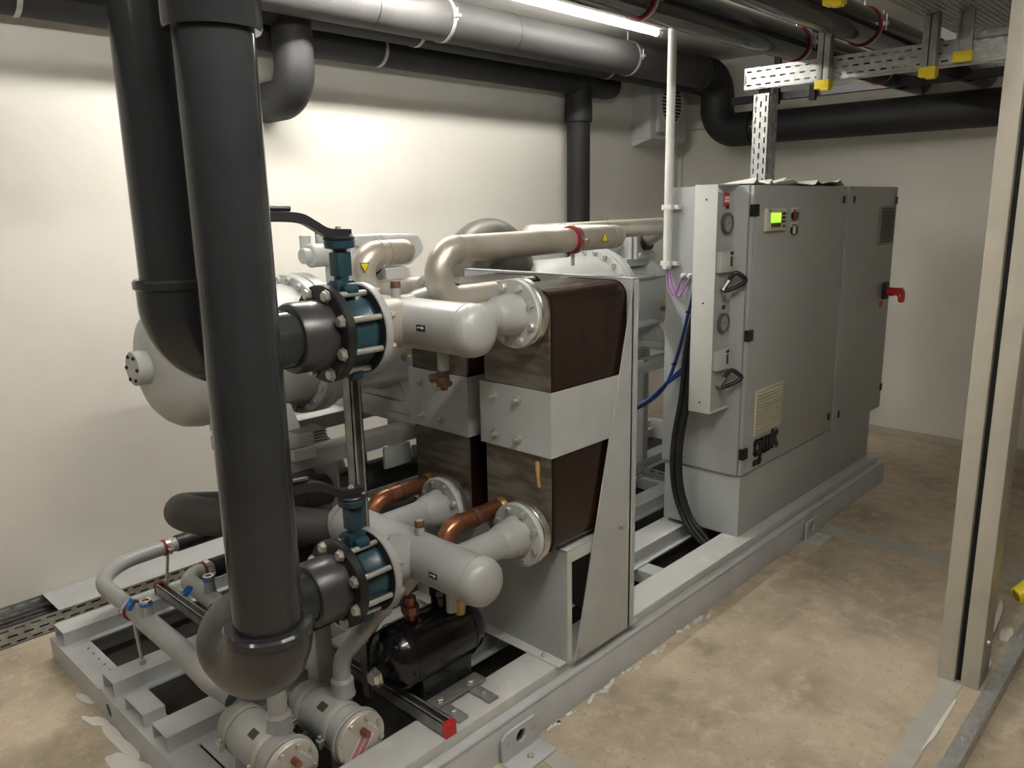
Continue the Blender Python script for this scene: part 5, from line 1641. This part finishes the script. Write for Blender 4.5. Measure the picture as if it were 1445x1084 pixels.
# ------------------------------------------------------------------ black liquid receiver
t = thing('liquid_receiver', 'gloss black liquid receiver with hexagonal plug bolted to the skid rail', 'vessel', (1.52, 1.85, 0.2))
yc, zc, rc = 1.855, 0.345, 0.108
bm = new()
lathe(bm, (1.325, yc, zc), X, [(0, 0), (0.003, 0.045), (0.015, 0.078), (0.04, 0.100), (0.075, rc), (0.325, rc), (0.36, 0.100), (0.385, 0.078), (0.397, 0.045), (0.40, 0)], 48, cap=False)
obj('shell', bm, BLACKG, t)
for xx in (1.40, 1.65):
    bm = new(); ring(bm, (xx, yc, zc), X, rc - 0.001, rc + 0.0012, 0.004, 48); obj('weld_seam', bm, BLACKG, t)
bm = new(); prism(bm, [(1.42, yc - 0.085, zc - 0.05), (1.42, yc - 0.085, 0.20), (1.42, yc + 0.06, 0.20), (1.42, yc + 0.06, zc - 0.05)], (0.22, 0, 0), 0.004); obj('foot_web', bm, BLACKG, t)
bm = new(); box(bm, 1.41, 1.655, yc - 0.135, yc - 0.08, 0.192, 0.200, 0.001); obj('foot_plate', bm, GALVD, t)
for xx in (1.465, 1.60):
    bolt(t, (xx, yc - 0.115, 0.20), Z, 0.013)
    bm = new(); box(bm, xx - 0.022, xx + 0.022, 1.628, yc - 0.09, 0.181, 0.191, 0.002); sb = obj('mounting_strap', bm, GALVD, t)
    bolt(sb, (xx, 1.675, 0.191), Z, 0.011)
# hex plug on the end facing the filter shells
bm = new(); cyl(bm, (1.335, yc - 0.015, zc - 0.01), (1.285, yc - 0.03, zc - 0.01), 0.022, 18); pg = obj('plug_stub', bm, BLACKG, t)
bolt(pg, (1.29, yc - 0.028, zc - 0.01), -X, 0.026, CHROME, name='hex_plug', spin=0.2)
bm = new(); lathe(bm, (1.455, yc, zc + rc - 0.01), Z, [(0, 0.018), (0.035, 0.018), (0.035, 0.03), (0.06, 0.03), (0.06, 0.02), (0.09, 0.02)], 8); obj('copper_union', bm, COPPER, t)
bm = new(); lathe(bm, (1.575, yc, zc + rc - 0.012), Z, [(0, 0.024), (0.05, 0.026), (0.055, 0.030), (0.075, 0.030), (0.08, 0.025), (0.16, 0.025)], 20); obj('black_stub', bm, BLACKG, t)
bm = new(); lathe(bm, (1.615, yc - 0.06, zc + 0.085), Z, [(0, 0.020), (0.03, 0.020), (0.03, 0.026), (0.05, 0.026), (0.055, 0.018), (0.10, 0.018)], 10); obj('brass_union', bm, BRASS, t)
# dark oil cooler behind the lower flange
t = thing('black_strainer', 'black rounded strainer body below the lower flange', 'strainer', (1.2, 2.05, 0.45))
bm = new(); lathe(bm, (1.13, 2.05, 0.53), X, [(0, 0), (0.005, 0.05), (0.03, 0.075), (0.06, 0.08), (0.19, 0.08), (0.22, 0.07), (0.24, 0.04), (0.245, 0)], 36, cap=False); obj('body', bm, BLACKG, t)
bm = new(); box(bm, 1.20, 1.26, 2.02, 2.08, 0.155, 0.47, 0.002); obj('foot', bm, SKID, t)
